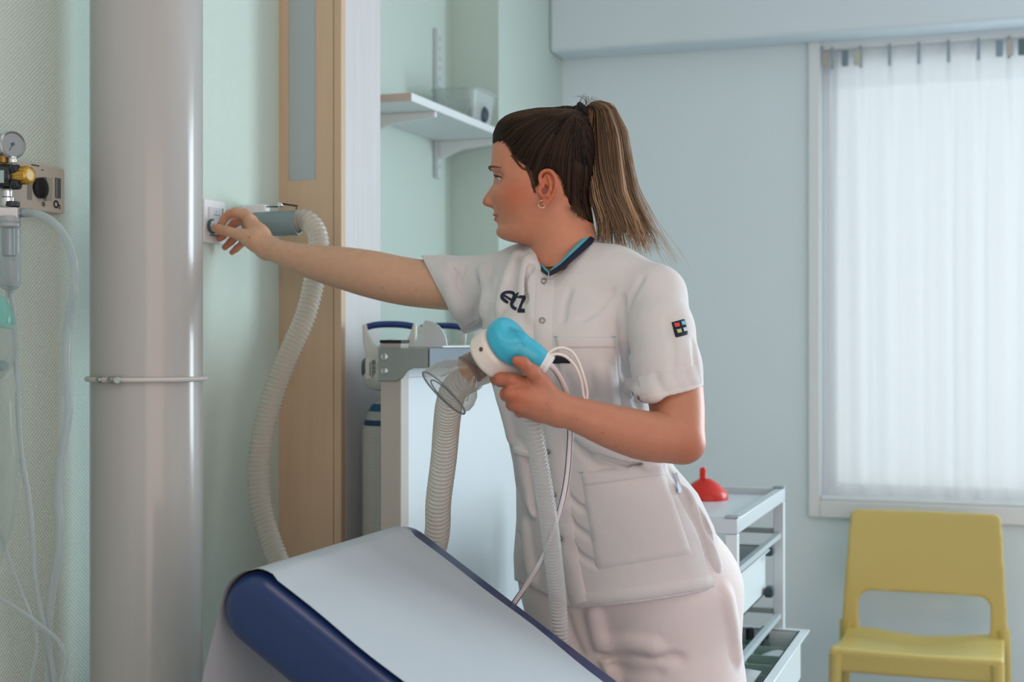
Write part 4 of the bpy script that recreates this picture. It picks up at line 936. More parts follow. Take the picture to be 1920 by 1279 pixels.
lv.chain(*pts([(986, 769, 2.115, 13.5), (977, 771, 2.122, 11), (975, 773, 2.135, 10), (982, 775, 2.15, 8.5)]), k=.004)
lv.chain(*pts([(1030, 742, 2.11, 20), (1015, 716, 2.095, 15), (998, 696, 2.08, 12.5), (980, 681, 2.068, 10.8), (968, 676, 2.062, 8.6)]), k=.008)
lv.chain(*pts([(940, 728, 2.088, 1.4), (955, 728.5, 2.078, 1.6), (970, 729, 2.076, 1.2)]), k=.004, sub=True)
lv.chain(*pts([(1205, 757, 2.185, 2), (1235, 768, 2.155, 3.5), (1262, 783, 2.152, 2)]), k=.010, sub=True)
V, Fq = lv.mesh(); V = lap(V, Fq, 3, .5)
pxv = CX+V[:, 0]/V[:, 1]*F; pyv = CY-V[:, 2]/V[:, 1]*F
col = np.tile(SK, (len(V), 1))
mixc(RED, np.full(len(V), .5))  # warm light on the near arm painted into its skin tone
mixc(BLUSH, .35*smooth(985, 940, pxv)+.35*np.exp(-((pxv-975)/16)**2-((pyv-745)/22)**2)+.5*np.exp(-((pxv-975)/22)**2-((pyv-682)/14)**2))
mixc(RED, .35*smooth(1060, 960, pxv)+.30*smooth(1240, 1310, pxv)*smooth(780, 840, pyv))
for (mx_, my_, mr_) in ((1025, 756, 1.4), (1082, 786, 1.3), (1130, 812, 1.6), (1155, 836, 1.5), (1165, 768, 1.2)):
    mixc(np.array(lin((120, 70, 50))[:3]), .7*np.exp(-(((pxv-mx_)**2+(pyv-my_)**2)/mr_**2)**2))
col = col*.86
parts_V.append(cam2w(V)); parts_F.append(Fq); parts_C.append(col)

# ---- torso slices shared by body and tunic
SL_ = np.array([(440, 1018, 1100, 2.455, .95, 20), (458, 1005, 1116, 2.45, .92, 22), (475, 988, 1138, 2.445, .86, 25), (495, 955, 1190, 2.44, .74, 25), (520, 922, 1220, 2.44, .67, 26), (560, 908, 1224, 2.435, .66, 27),
 (600, 906, 1228, 2.43, .69, 27), (640, 908, 1226, 2.43, .72, 27), (700, 918, 1224, 2.435, .74, 28), (760, 936, 1226, 2.44, .74, 29), (820, 954, 1236, 2.45, .74, 32), (870, 965, 1256, 2.46, .73, 35),
 (920, 972, 1298, 2.475, .72, 38), (980, 973, 1326, 2.49, .72, 40), (1050, 968, 1346, 2.505, .72, 41), (1100, 970, 1356, 2.51, .72, 41), (1180, 974, 1360, 2.515, .72, 41)])
zt = (CY-SL_[:, 0])/F*SL_[:, 3]; Lc_ = ((SL_[:, 1]+SL_[:, 2])/2-CX)/F*SL_[:, 3]; Wc = (SL_[:, 2]-SL_[:, 1])/2/F*SL_[:, 3]
yw = np.radians(SL_[:, 5]); A_ = Wc/np.sqrt(np.cos(yw)**2+SL_[:, 4]**2*np.sin(yw)**2); B_ = A_*SL_[:, 4]
io = np.argsort(zt)
def torso(x, y, z, grow=0.0):
    I = lambda a: np.interp(z, zt[io], a[io])
    l0, d0, a, b, w_ = I(Lc_), I(SL_[:, 3]), I(A_)+grow, I(B_)+grow, I(yw)
    c, s_ = np.cos(w_), np.sin(w_); p = (x-l0)*c-(y-d0)*s_*-1.0*-1.0; q = (x-l0)*s_*1.0+(y-d0)*c
    p = (x-l0)*c-(y-d0)*s_; q = (x-l0)*s_+(y-d0)*c
    pa, qb = p/a, q/b
    k0 = (np.abs(pa)**2.2+np.abs(qb)**2.2)**(1/2.2)+1e-9
    return ((k0-1)*np.minimum(a, b)).astype(np.float32)
bv = Vol((-.12, 2.2, -1.27), (.46, 2.78, .19), .007)
rga = tuple(slice(0, q) for q in bv.n); x, y, z = bv.xyz(rga)
bv.d[:] = np.maximum(torso(x, y, z, -.028), np.maximum(z-.15, -.34-z))
legs = [((.285, 2.47, -.44), (.275, 2.47, -.86), (.262, 2.50, -1.20)), ((.150, 2.575, -.44), (.150, 2.57, -.86), (.150, 2.60, -1.20))]
for a in legs: bv.chain([(.20, 2.50, -.31)]+list(a), [.06, .07, .05, .036], k=.02)
V, Fq = bv.mesh(); parts_V.append(cam2w(V)); parts_F.append(Fq); parts_C.append(np.tile(SK, (len(V), 1)))
off = np.cumsum([0]+[len(v) for v in parts_V[:-1]])
attr_mesh('body', np.concatenate(parts_V), np.concatenate([f_+o for f_, o in zip(parts_F, off)]), skin, per, np.concatenate(parts_C))

# ---- tunic
clothm = M('white_tunic_cotton', (206, 202, 202), .85, bump=(26, .35, .006), vary=.012, sheen=.15, vscale=4)
def tunic_vol(h, folds=None):
    t = Vol((-.20, 2.14, -.50), (.43, 2.74, .20), h); rg = tuple(slice(0, q) for q in t.n); x, y, z = t.xyz(rg)
    t.d[:] = torso(x, y, z)
    t.plane((0, 0, .176), (0, 0, 1))
    # soft bust under the loose cloth
    t.ell(Kc(985, 650, 2.355), (.055, .05, .06), k=.05); t.ell(Kc(1095, 655, 2.33), (.06, .052, .062), k=.05)
    t.chain(*pts([(1062, 492, 2.445, 46), (1150, 520, 2.385, 52), (1229, 554, 2.325, 56)]), k=.035)
    t.chain(*pts([(1050, 498, 2.45, 44), (985, 512, 2.50, 48), (932, 528, 2.545, 52)]), k=.035)
    # sleeves: cut square at the cuff, hollow inside
    sv = Vol((-.20, 2.14, -.50), (.43, 2.74, .20), h); sv.d[:] = .2
    sv.chain(*pts([(1229, 556, 2.325, 55), (1240, 620, 2.28, 61), (1250, 690, 2.245, 64.5), (1259, 770, 2.22, 66)]), k=.01)
    hb = Kc(1257, 737, 2.24); sv.plane(hb, (.222, 0, -.975))
    rg2 = sv.reg((-.2, 2.3, -.1), (.02, 2.74, .20))
    sr = Vol((-.20, 2.14, -.50), (.43, 2.74, .20), h); sr.d[:] = .2
    sr.chain(*pts([(932, 530, 2.545, 52), (835, 536, 2.59, 55), (760, 530, 2.61, 54)]), k=.01)
    sr.chain(*pts([(935, 556, 2.54, 50), (868, 574, 2.572, 47), (800, 560, 2.59, 52)]), k=.02)
    sr.plane(Kc(831, 555, 2.59), (-.877, 0, -.481))
    for q in (sv, sr):
        k = .016; a, b = t.d, q.d; hh = np.maximum(k-np.abs(a-b), 0)/k; t.d[:] = np.minimum(a, b)-hh*hh*k*.25
    if folds:
        for (P, r, depth) in folds:
            if depth < 0: t.chain([np.array(p)+np.array(n)*(r-abs(depth)) for p, n in P], [r]*len(P), k=.007, sub=True)
            else: t.chain([np.array(p)-np.array(n)*(r*f_-depth*f_) for (p, n), f_ in zip(P, [.5]+[1]*(len(P)-2)+[.5])], [r*.5]+[r]*(len(P)-2)+[r*.5], k=.016)
    # hollow cuffs, hem and neckline
    t.chain(*pts([(1248, 690, 2.246, 58), (1262, 790, 2.22, 62)]), sub=True, k=.002)
    t.chain(*pts([(868, 540, 2.585, 46), (760, 528, 2.61, 50)]), sub=True, k=.002); t.chain(*pts([(885, 566, 2.566, 40), (800, 560, 2.59, 46)]), sub=True, k=.002)
    if folds:      # the hem dips to the front panel and rises over the hip
        bear = x/y*F+CX; hz = (CY-np.interp(bear, [955, 974, 1040, 1073, 1130, 1200, 1280, 1343, 1385], [1084, 1092, 1122, 1141, 1137, 1130, 1118, 1104, 1078]))/F*y
        t.d[:] = np.maximum(t.d, (hz-z).astype(np.float32))
    else: t.plane((0, 0, -.48), (0, 0, -1))
    inner = np.maximum(torso(x, y, z, -.0095), z+.405); t.put(rg, inner, .003, True)
    t.chain(*pts([(1058, 400, 2.46, 53), (1060, 462, 2.45, 57)]), k=.004, sub=True)
    t.chain(*pts([(1052, 462, 2.41, 50), (1030, 500, 2.33, 20), (1030, 516, 2.27, 4)]), k=.004, sub=True)
    return t
V, Fq = tunic_vol(.006).mesh()
tb0 = BVHTree.FromPolygons([tuple(v) for v in V], [tuple(q) for q in Fq])
def hitc(bvh, px, py):
    d = Vector(((px-CX)/F, 1, (CY-py)/F)).normalized(); h = bvh.ray_cast(Vector((0, 0, 0)), d)
    if h[0] is None:
        h = bvh.find_nearest(d*2.4)
    n = h[1]; n = n if n.dot(d) < 0 else -n
    return np.array(h[0]), np.array(n)
def fold(line, r, depth, n=6):
    Q = cr(line, n); return ([hitc(tb0, q[0], q[1]) for q in Q], r, depth)
folds = [
 fold([(972, 474), (958, 505), (945, 545), (938, 585)], .005, .0022), fold([(992, 482), (984, 520), (980, 565)], .005, .0026), fold([(1001, 520), (999, 560), (1000, 600)], .004, .0016),
 fold([(950, 480), (936, 515), (925, 560)], .0035, -.0018), fold([(981, 480), (972, 515), (966, 550)], .0035, -.0018), fold([(996, 500), (991, 530), (990, 570)], .003, -.0014),
 fold([(905, 500), (912, 540), (908, 590)], .005, .0022), fold([(900, 530), (898, 560), (886, 600)], .004, -.0018), fold([(870, 500), (858, 530), (852, 560)], .004, -.0010), fold([(840, 495), (846, 540), (860, 590)], .006, .0012),
 fold([(1172, 690), (1182, 725), (1198, 762)], .005, -.002), fold([(1168, 560), (1167, 620), (1171, 700)], .0045, -.0022), fold([(1205, 520), (1184, 560), (1171, 610)], .003, -.0010),
 fold([(1182, 724), (1200, 739), (1232, 742)], .004, .0028), fold([(1184, 731), (1204, 745), (1236, 747)], .003, -.0015),
 fold([(1252, 600), (1262, 650), (1262, 690)], .004, -.0008), fold([(1300, 640), (1303, 670), (1308, 700)], .003, -.0009), fold([(1262, 700), (1268, 720)], .003, -.0009), fold([(1285, 692), (1290, 712)], .003, -.0009), fold([(1232, 705), (1236, 725)], .003, -.0009),
 fold([(1095, 820), (1140, 845), (1190, 862), (1240, 868)], .010, .003), fold([(1080, 800), (1130, 832), (1180, 850)], .004, -.0025), fold([(1095, 846), (1120, 872), (1150, 880)], .004, -.002), fold([(1074, 830), (1100, 860), (1120, 874)], .004, -.0018), fold([(1120, 855), (1170, 868), (1200, 870)], .0035, -.0018),
 fold([(1062, 1005), (1085, 1040), (1120, 1060)], .004, -.0024), fold([(1058, 960), (1080, 990), (1110, 1010)], .004, -.002), fold([(1064, 930), (1084, 950), (1096, 956)], .0035, -.0016),
 fold([(975, 840), (985, 900), (1000, 960)], .008, .0012), fold([(968, 900), (976, 960), (985, 1030)], .004, -.002), fold([(985, 980), (990, 1040), (1000, 1090)], .008, .0012), fold([(990, 860), (998, 910), (1004, 960)], .0035, -.0016), fold([(972, 1000), (982, 1040), (992, 1080)], .0035, -.0016),
 fold([(1274, 924), (1313, 998), (1336, 1075)], .0032, -.0028), fold([(1284, 920), (1322, 990), (1346, 1070)], .004, .0026), fold([(1255, 880), (1278, 920), (1290, 950)], .004, -.0014), fold([(1300, 940), (1325, 1000), (1350, 1050)], .0035, -.0014),
 fold([(1005, 800), (1015, 850), (1022, 900)], .004, -.0016), fold([(935, 730), (950, 780), (962, 830)], .005, .0016), fold([(1110, 700), (1115, 740), (1112, 775)], .004, -.0012), fold([(1128, 690), (1138, 730), (1136, 765)], .005, .0012),
 fold([(1062, 700), (1074, 730), (1078, 760)], .004, -.0014), fold([(1150, 545), (1120, 580), (1090, 600)], .0035, -.0007), fold([(1068, 545), (1060, 570), (1056, 600)], .0035, -.0008)]
tv = tunic_vol(.0023, folds)
V, Fq = tv.mesh(); V = lap(V, Fq, 3, .5)
tun = mesh_obj('tunic', cam2w(V), Fq, clothm, per)
tb = BVHTree.FromPolygons([tuple(v) for v in V], [tuple(q) for q in Fq])
def S_(px, py, lift=0.0):
    p, n = hitc(tb, px, py); return cam2w(p+n*lift)
def S_n(px, py): return hitc(tb, px, py)
# patches of cloth sewn on
def patch(name, quad, mat, parent, lift=.003, nu=22, nv=22, edge=1, label=None, top=None):
    (a, b, c, d) = [np.array(q, float) for q in quad]          # tl, tr, br, bl
    G = np.zeros((nv+1, nu+1, 3))
    for i in range(nv+1):
        for j in range(nu+1):
            s_, t_ = j/nu, i/nv
            q = a*(1-s_)*(1-t_)+b*s_*(1-t_)+c*s_*t_+d*(1-s_)*t_
            if top is not None: q = q+np.array((0, top*(4*s_*(1-s_))*(1-t_)))
            rim = (i in (0, nv)) or (j in (0, nu)); G[i, j] = S_(q[0], q[1], -.001 if rim else lift)
    # soften depth noise of the projection
    for _ in range(2):
        H = G.copy(); H[1:-1, 1:-1] = (G[1:-1, 1:-1]*4+G[:-2, 1:-1]+G[2:, 1:-1]+G[1:-1, :-2]+G[1:-1, 2:])/8
        H[0], H[-1], H[:, 0], H[:, -1] = G[0], G[-1], G[:, 0], G[:, -1]; H[1], H[-2] = G[1], G[-2]; H[:, 1], H[:, -2] = G[:, 1], G[:, -2]; G = H
    mb = MB(); mb.grid(G); return mb.build(name, mat, parent, angle=None, label=label)
patch('chest_pocket', [(1041, 632), (1153, 632), (1166, 766), (1056, 775)], clothm, tun, .0048)
patch('pocket_hem', [(1041, 631), (1153, 631), (1155, 655), (1044, 656)], clothm, tun, .0062, nv=6)
patch('hip_pocket', [(1087, 886), (1241, 868), (1300, 1040), (1117, 1071)], clothm, tun, .0038, top=2)
patch('pocket_hem', [(1087, 885), (1241, 867), (1250, 895), (1093, 914)], clothm, tun, .0052, nv=6)
patch('far_pocket', [(960, 832), (992, 846), (994, 860), (962, 852)], clothm, tun, .004, nu=8, nv=5)
pl_px = [(1004, 524), (1000, 600), (1003, 690), (1016, 800), (1030, 900), (1042, 1000), (1060, 1100), (1070, 1136)]
PLc = cr(pl_px, 8)
def ribbon(name, C, wl_, wr_, lift, mat, parent, label=None, edge=-.001):
    C = np.asarray(C, float); T = np.gradient(C, axis=0); T /= np.linalg.norm(T, axis=1)[:, None]+1e-9; N = np.stack([-T[:, 1], T[:, 0]], 1)
    cols = [(-wl_, edge), (-wl_+.12*(wl_+wr_), lift), ((wr_-wl_)/2, lift), (wr_-.12*(wl_+wr_), lift), (wr_, edge)]
    G = np.array([[S_(c[0]+n[0]*o, c[1]+n[1]*o, l_) for o, l_ in cols] for c, n in zip(C, N)]); mb = MB(); mb.grid(G); return mb.build(name, mat, parent, angle=None, label=label)
ribbon('placket', PLc[:, :2], 36, 0, .0036, clothm, tun)
hemC = [(x_, 1139-(x_-1074)*(1139-1103)/(1340-1074)+4*math.sin((x_-1074)/266*3.14)) for x_ in np.linspace(1076, 1338, 40)]
ribbon('hem_band', hemC, 26, 0, .0022, clothm, tun)
cufC = [(x_, 746-(x_-1197)*26/122) for x_ in np.linspace(1206, 1315, 20)]
ribbon('cuff_band', cufC, 40, 0, .0024, clothm, tun)
cufR = [(795+(866-795)*t_, 490+(619-490)*t_) for t_ in np.linspace(0.03, .97, 18)]
ribbon('cuff_band', cufR, 34, 0, .0022, clothm, tun)
snapm = M('snap_metal', (132, 134, 130), .3, .9)
for (px, py, r_) in ((1022, 529, 5), (1017, 603, 5), (1054, 1009, 5), (1031, 845, 4), (1043, 925, 4)):
    p, n = S_n(px, py); p = cam2w(p+n*.0062); n_w = Vector((n[0]*CT-n[1]*ST, n[0]*ST+n[1]*CT, n[2])); q = n_w.orthogonal().normalized(); q2 = n_w.cross(q); rr_ = px2m(r_, 2.33)
    loop = [Vector(p)+(q*math.cos(t)+q2*math.sin(t))*rr_ for t in np.linspace(0, 2*math.pi, 25)]
    MB().tube(loop, .0009, 8, caps=False).build('snap', snapm, tun)
# collar: navy stand band with teal lining
navyc = M('navy_cloth', (16, 26, 48), .7, bump=(200, .2, .001)); teal = M('teal_cloth', (84, 160, 176), .7)
cb = [(1030, 517, 2.318), (1050, 507, 2.322), (1072, 490, 2.335), (1092, 473, 2.355), (1110, 456, 2.385), (1116, 444, 2.43), (1100, 434, 2.49), (1062, 434, 2.515), (1026, 444, 2.51), (1005, 462, 2.485), (1003, 482, 2.45), (1009, 500, 2.40), (1018, 511, 2.35), (1026, 517, 2.322)]
ct_ = [(1032, 505, 2.335), (1050, 491, 2.340), (1068, 472, 2.350), (1086, 454, 2.370), (1102, 438, 2.395), (1110, 426, 2.43), (1096, 420, 2.485), (1062, 420, 2.505), (1030, 432, 2.50), (1009, 452, 2.475), (1006, 471, 2.445), (1012, 489, 2.405), (1020, 500, 2.36), (1028, 508, 2.335)]
CB = np.array([Kc(*q) for q in cr(cb, 6)]); CTp = np.array([Kc(*q) for q in cr(ct_, 6)])
ctr = np.array(Kc(1060, 470, 2.43))
def towards(P, amt): 
    d = ctr-P; d[:, 2] = 0; d /= np.linalg.norm(d, axis=1)[:, None]+1e-9; return P+d*amt
G = np.stack([cam2w(CB*(1-t)+CTp*t+0) for t in np.linspace(0, .60, 5)], 0)
mb = MB(); mb.grid(G); mb.build('collar_band', navyc, tun, solid=.0022, angle=None, label='dark navy stand collar')
C2 = towards(CB*.40+CTp*.60, .0004); C3 = towards(CTp.copy(), .0025)
G = np.stack([cam2w(C2*(1-t)+C3*t) for t in np.linspace(0, 1.0, 4)], 0)
mb = MB(); mb.grid(G); mb.build('collar_lining', teal, tun, solid=.0012, angle=None, label='teal collar lining')
for side, (a_, b_) in (('r', (0, 30)), ('l', (48, 78))):
    pass
# printed logo on the chest
def stroke(mb, P, wpx, lift=.0012, closed=False):
    P = resample(np.array(P, float), 1.0); T = np.gradient(P, axis=0); T /= np.linalg.norm(T, axis=1)[:, None]+1e-9; N = np.stack([-T[:, 1], T[:, 0]], 1)
    w_ = np.broadcast_to(wpx, (len(P),)) if np.isscalar(wpx) else np.interp(np.linspace(0, 1, len(P)), np.linspace(0, 1, len(wpx)), wpx)
    G = np.array([[S_(p[0]+n[0]*o*ww, p[1]+n[1]*o*ww, lift) for o in (-.5, 0, .5)] for p, n, ww in zip(P, N, w_)]); mb.grid(G)
def z8(L_): return [(930+a/7.106, 520+b/7.106) for a, b in L_]
lg = MB()
stroke(lg, cr(z8([(165, 345), (120, 315), (85, 280), (85, 240), (120, 208), (175, 200), (225, 212), (245, 245), (235, 285), (212, 322)]), 6), [4.6, 6.4, 6, 5.6, 5.6, 5.8, 5.8, 5.4, 5])
stroke(lg, z8([(105, 245), (225, 315)]), 4.4)
stroke(lg, cr(z8([(303, 205), (262, 262), (222, 330), (212, 372), (235, 408), (275, 430)]), 6), [2, 5.4, 6.4, 6, 6, 6]); stroke(lg, z8([(255, 262), (330, 268)]), 2.6)
stroke(lg, z8([(312, 264), (386, 264)]), 5.6); stroke(lg, z8([(374, 262), (346, 345), (312, 448)]), [5.6, 4.8, 5.8]); stroke(lg, z8([(288, 456), (388, 446)]), [5.8, 7.6])
lg.build('chest_logo', navyc, tun, angle=None, label='dark navy printed letters etz')
# sleeve badge with four coloured squares
bq = [(1258, 604), (1283.5, 597), (1290.5, 628), (1266, 634.5)]
badge = patch('sleeve_badge', bq, navyc, per, .0035, 10, 10, label='navy sleeve badge with four coloured squares')
def bl(s_, t_): a, b, c, d = [np.array(q) for q in bq]; return a*(1-s_)*(1-t_)+b*s_*(1-t_)+c*s_*t_+d*(1-s_)*t_
for (s0, t0, c) in ((.17, .20, (214, 64, 62)), (.60, .17, (120, 190, 212)), (.20, .60, (176, 190, 120)), (.62, .57, (190, 204, 212))):
    G = np.array([[S_(*bl(s0+.27*j/2, t0+.23*i/2), .0049) for j in range(3)] for i in range(3)]); mb = MB(); mb.grid(G); mb.build('badge_square', M('badge_thread', c, .7), badge, angle=None)
# thread marks on the pocket corners, size tab
for (a_, b_) in (((1040, 633), (1047, 633)), ((1144, 633), (1152, 633)), ((1088, 885), (1096, 884))):
    m_ = MB(); stroke(m_, [a_, b_], 2.2, .0058); m_.build('corner_stitch', M('stitch_blue', (126, 170, 184), .7), tun, angle=None)
m_ = MB(); stroke(m_, [(1262, 890), (1268, 905), (1271, 926)], 7, .0055); m_.build('size_tab', M('tab_grey', (176, 186, 198), .7), tun, angle=None)

# ---- trousers and shoes
trm_ = M('white_trouser_cotton', (222, 213, 211), .8, bump=(50, .2, .004), vary=.012, sheen=.1, vscale=4)
def trouser_vol(h, creases=()):
    v = Vol((-.05, 2.24, -1.235), (.45, 2.78, -.30), h); rg = tuple(slice(0, q) for q in v.n); x, y, z = v.xyz(rg)
    v.d[:] = np.maximum(torso(x, y, z, -.012), z+.33); v.plane((0, 0, -.56), (0, 0, -1), k=.22)
    v.chain([(.290, 2.478, -.44), (.292, 2.476, -.62), (.285, 2.475, -.86), (.272, 2.50, -1.25)], [.112, .104, .086, .074], k=.05)
    v.chain([(.140, 2.555, -.44), (.150, 2.57, -.62), (.150, 2.575, -.86), (.150, 2.60, -1.25)], [.118, .104, .086, .074], k=.05)
    v.plane((0, 0, -1.215), (0, 0, -1))
    for (P, r, depth) in creases:
        if depth < 0: v.chain([np.array(p)+np.array(n)*(r-abs(depth)) for p, n in P], [r]*len(P), k=.010, sub=True)
        else: v.chain([np.array(p)-np.array(n)*(r-depth) for p, n in P], [r*.5]+[r]*(len(P)-2)+[r*.5], k=.018)
    return v
V, Fq = trouser_vol(.009).mesh(); tb1 = BVHTree.FromPolygons([tuple(v) for v in V], [tuple(q) for q in Fq])
def fold1(line, r, depth, n=6): return ([hitc(tb1, q[0], q[1]) for q in cr(line, n)], r, depth)
crs = [fold1([(1104, 1145), (1112, 1190), (1128, 1235), (1146, 1279)], .004, -.0018), fold1([(1112, 1145), (1121, 1190), (1137, 1235), (1156, 1279)], .006, .0006),
 fold1([(1128, 1226), (1180, 1221), (1240, 1232), (1280, 1236)], .006, -.0016), fold1([(1130, 1212), (1180, 1207), (1235, 1216)], .010, .0004), 
 fold1([(1060, 1150), (1072, 1190), (1090, 1230)], .005, -.0014), fold1([(1150, 1250), (1190, 1262), (1240, 1262)], .006, -.001), fold1([(1352, 1110), (1366, 1170), (1376, 1240)], .004, -.0018), fold1([(1360, 1108), (1374, 1170), (1384, 1240)], .006, .0008)]
V, Fq = trouser_vol(.0036, crs).mesh(); V = lap(V, Fq, 4); mesh_obj('trousers', cam2w(V), Fq, trm_, per)
shm_ = M('white_shoe', (214, 214, 212), .5)
for (l0, d0) in ((.272, 2.50), (.150, 2.60)):
    v = Vol((l0-.20, d0-.24, -1.285), (l0+.12, d0+.12, -1.16), .004)
    dv_ = np.array((-math.sin(R(41)), -math.cos(R(41)), 0)); h0 = np.array((l0, d0, -1.242))
    v.chain([h0-dv_*.04, h0+dv_*.07, h0+dv_*.15], [.038, .040, .032], k=.01); v.cap(h0, h0+np.array((0, 0, .05)), .040, .042, k=.02); v.plane((0, 0, -1.279), (0, 0, -1))
    V, Fq = v.mesh(); mesh_obj('shoe', cam2w(lap(V, Fq, 2)), Fq, shm_, per)

# ---- eyes, lashes, brows, earring
ew = M('eye_white', (214, 206, 202), .15, coat=.5)
def eyemat():
    m = M('eye', (226, 218, 214), .12, coat=.6); nt = m.node_tree; b = nt.nodes['Principled BSDF']
    at = nt.nodes.new('ShaderNodeAttribute'); at.attribute_name = 'Col'; nt.links.new(at.outputs['Color'], b.inputs['Base Color']); return m
em = eyemat()
for sg in (1, -1):
    ec = np.array((hf(930.5, .0315)-.0125, sg*.0315, hu(337.5))); mb = MB(); mb.lathe([(.0001, -.0119)]+[(.0119*math.sin(t), -.0119*math.cos(t)) for t in np.linspace(.1, math.pi-.1, 24)]+[(.0001, .0119)], (0, 0, 0), (1, 0, .02), 32)
    P = np.array(mb.v); gz = np.array((.94, .34, .02)); gz /= np.linalg.norm(gz); dt = P@gz/.0119
    c = np.tile(np.array(lin((188, 174, 168))[:3]), (len(P), 1)); c[dt > .84] = lin((52, 56, 58))[:3]; c[dt > .88] = lin((88, 98, 98))[:3]; c[dt > .975] = lin((12, 12, 14))[:3]
    attr_mesh('eye', cam2w(h2c(P+ec)), np.array([q for q in mb.f if len(q) == 4]), em, per, c)
    lsh = M('lash_dark', (40, 28, 24), .6) if sg == 1 else bpy.data.materials['lash_dark']
    up = [ec+np.array((.0115, -sg*.0088, .0010)), ec+np.array((.0130, -sg*.003, .0042)), ec+np.array((.0124, sg*.004, .0047)), ec+np.array((.0090, sg*.0098, .0044)), ec+np.array((.0042, sg*.0128, .0030)), ec+np.array((-.0012, sg*.0140, .0002))]
    mb = MB(); P = cr(up, 6); mb.tube(cam2w(h2c(P)), np.interp(np.linspace(0, 1, len(P)), [0, .3, .8, 1], [.0005, .0009, .0011, .0006]), 8)
    rl = random.Random(3)
    for k in range(16):
        q = P[4+k]; dr = np.array((.0036, sg*(.0006+.0002*k), .0008+.0003*rl.random())); mb.tube(cam2w(h2c(np.array([q, q+dr*.6, q+dr+np.array((0, 0, .0014))]))), [.0003, .00025, .0001], 5)
    mb.build('eyelashes', lsh, per, angle=None)
    br = []
    for (px, py, s0) in ((924.5, 318.5, .011), (927, 315, .021), (933, 314, .033), (941, 316, .046), (950, 320, .058)):
        br.append((s0, py))
    mb = MB(); Pb = []
    for (s0, py) in br:
        # find the skin surface along f at this height
        uu = hu(py); fs = np.linspace(.05, .13, 400); e = headfield(fs, np.full(400, sg*s0), np.full(400, uu)); k = np.where(e < 0)[0]; Pb.append(np.array((fs[k[-1]]+.0009 if len(k) else .09, sg*s0, uu)))
    Pb = cr(Pb, 8); mb.tube(cam2w(h2c(Pb)), np.interp(np.linspace(0, 1, len(Pb)), [0, .2, .6, 1], [.0020, .0027, .0022, .0006]), 10, flat=.8); mb.build('eyebrow', M('brow_brown', (96, 66, 50), .8, bump=(900, .5, .001), stretch=(1, 1, 5)), per, angle=None)
gold = M('earring_gold', (206, 190, 160), .22, .9)
eb = MB(); c0 = hp_(1016.5, 383, .0775); lp = [cam2w(h2c(c0+np.array((.0062*math.cos(t), .0012*math.sin(2*t), .0062*math.sin(t))))) for t in np.linspace(0, 2*math.pi, 30)]
eb.tube(np.array(lp), .0008, 7, caps=False)
for t in np.linspace(-2.9, -.2, 7): eb.lathe([(.0001, -.0013), (.0012, -.0007), (.0012, .0007), (.0001, .0013)], cam2w(h2c(c0+np.array((.0062*math.cos(t), .001, .0062*math.sin(t))))), (0, 0, 1), 8)
eb.build('hoop_earring', gold, per)
# ---- hair: cap over the skull, strands drawn back to the tie, ponytail
def hairmat(name, c1, c2):
    m = M(name, c1, .5, spec=.25); nt = m.node_tree; b = nt.nodes['Principled BSDF']
    at = nt.nodes.new('ShaderNodeAttribute'); at.attribute_name = 'Col'; nt.links.new(at.outputs['Color'], b.inputs['Base Color'])
    b.inputs['Anisotropic'].default_value = .6
    tl = nt.nodes.new('ShaderNodeBsdfTranslucent'); mx = nt.nodes.new('ShaderNodeMixShader'); mx.inputs[0].default_value = .35
    nt.links.new(at.outputs['Color'], tl.inputs[0]); nt.links.new(b.outputs[0], mx.inputs[1]); nt.links.new(tl.outputs[0], mx.inputs[2])
    nt.links.new(mx.outputs[0], nt.nodes['Material Output'].inputs[0]); return m
hm = hairmat('brown_hair', (92, 66, 48), (140, 108, 84))
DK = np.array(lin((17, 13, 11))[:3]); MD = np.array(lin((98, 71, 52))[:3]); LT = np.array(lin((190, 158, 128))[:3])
poly = [(918, 276, 0), (929, 271, 0), (938, 268, .03), (948, 267, .048), (956, 278, .056), (963, 292, .062), (975, 304, .066), (988, 313, .070), (997, 324, .071), (1001, 340, .071), (1005, 352, .071), (1011, 340, .071), (1016, 328, .071), (1024, 321, .071), (1036, 321, .071), (1047, 330, .070), (1053, 345, .069), (1057, 363, .066), (1063, 382, .062), (1074, 397, .056), (1090, 409, .045), (1106, 418, .03), (1140, 424, 0), (1150, 180, 0), (900, 180, 0)]
PG = np.array([hp_(a, b, c)[[0, 2]] for a, b, c in poly])
def sdpoly(px, py):
    d = np.full(np.broadcast(px, py).shape, 1e9); inside = np.zeros(d.shape, bool)
    n = len(PG)
    for i in range(n):
        a, b = PG[i], PG[(i+1) % n]; e = b-a; wx, wy = px-a[0], py-a[1]
        t = np.clip((wx*e[0]+wy*e[1])/(e@e), 0, 1); d = np.minimum(d, (wx-t*e[0])**2+(wy-t*e[1])**2)
        c = ((a[1] > py) != (b[1] > py)) & (px < (b[0]-a[0])*(py-a[1])/(b[1]-a[1]+1e-12)+a[0]); inside ^= c
    return np.where(inside, -1, 1)*np.sqrt(d)
cvv = Vol((-.125, -.10, -.10), (.115, .10, .13), .0018); rg = tuple(slice(0, q) for q in cvv.n); x, y, z = cvv.xyz(rg)
sd2 = sdpoly(x[:, :, 0], z[0, 0][None, :])[:, None, :]
cvv.d[:] = headfield(x, y, z, False); cvv.chain(nk, [.046, .049, .0525, .060], k=.016); hf_ = cvv.d.copy()
thick = .0012+.0068*smooth(.0, -.045, sd2)
tie = hp_(1093, 213); TIE = tie
cvv.d[:] = np.maximum(hf_-thick, sd2*.9)
cvv.cap(hp_(1072, 222), tie, .014, .011, k=.025)
cvv.put(rg, (hf_+.004).astype(np.float32)+np.zeros(cvv.n, np.float32), 0, True)
V, Fq = cvv.mesh(); V = lap(V, Fq, 3)
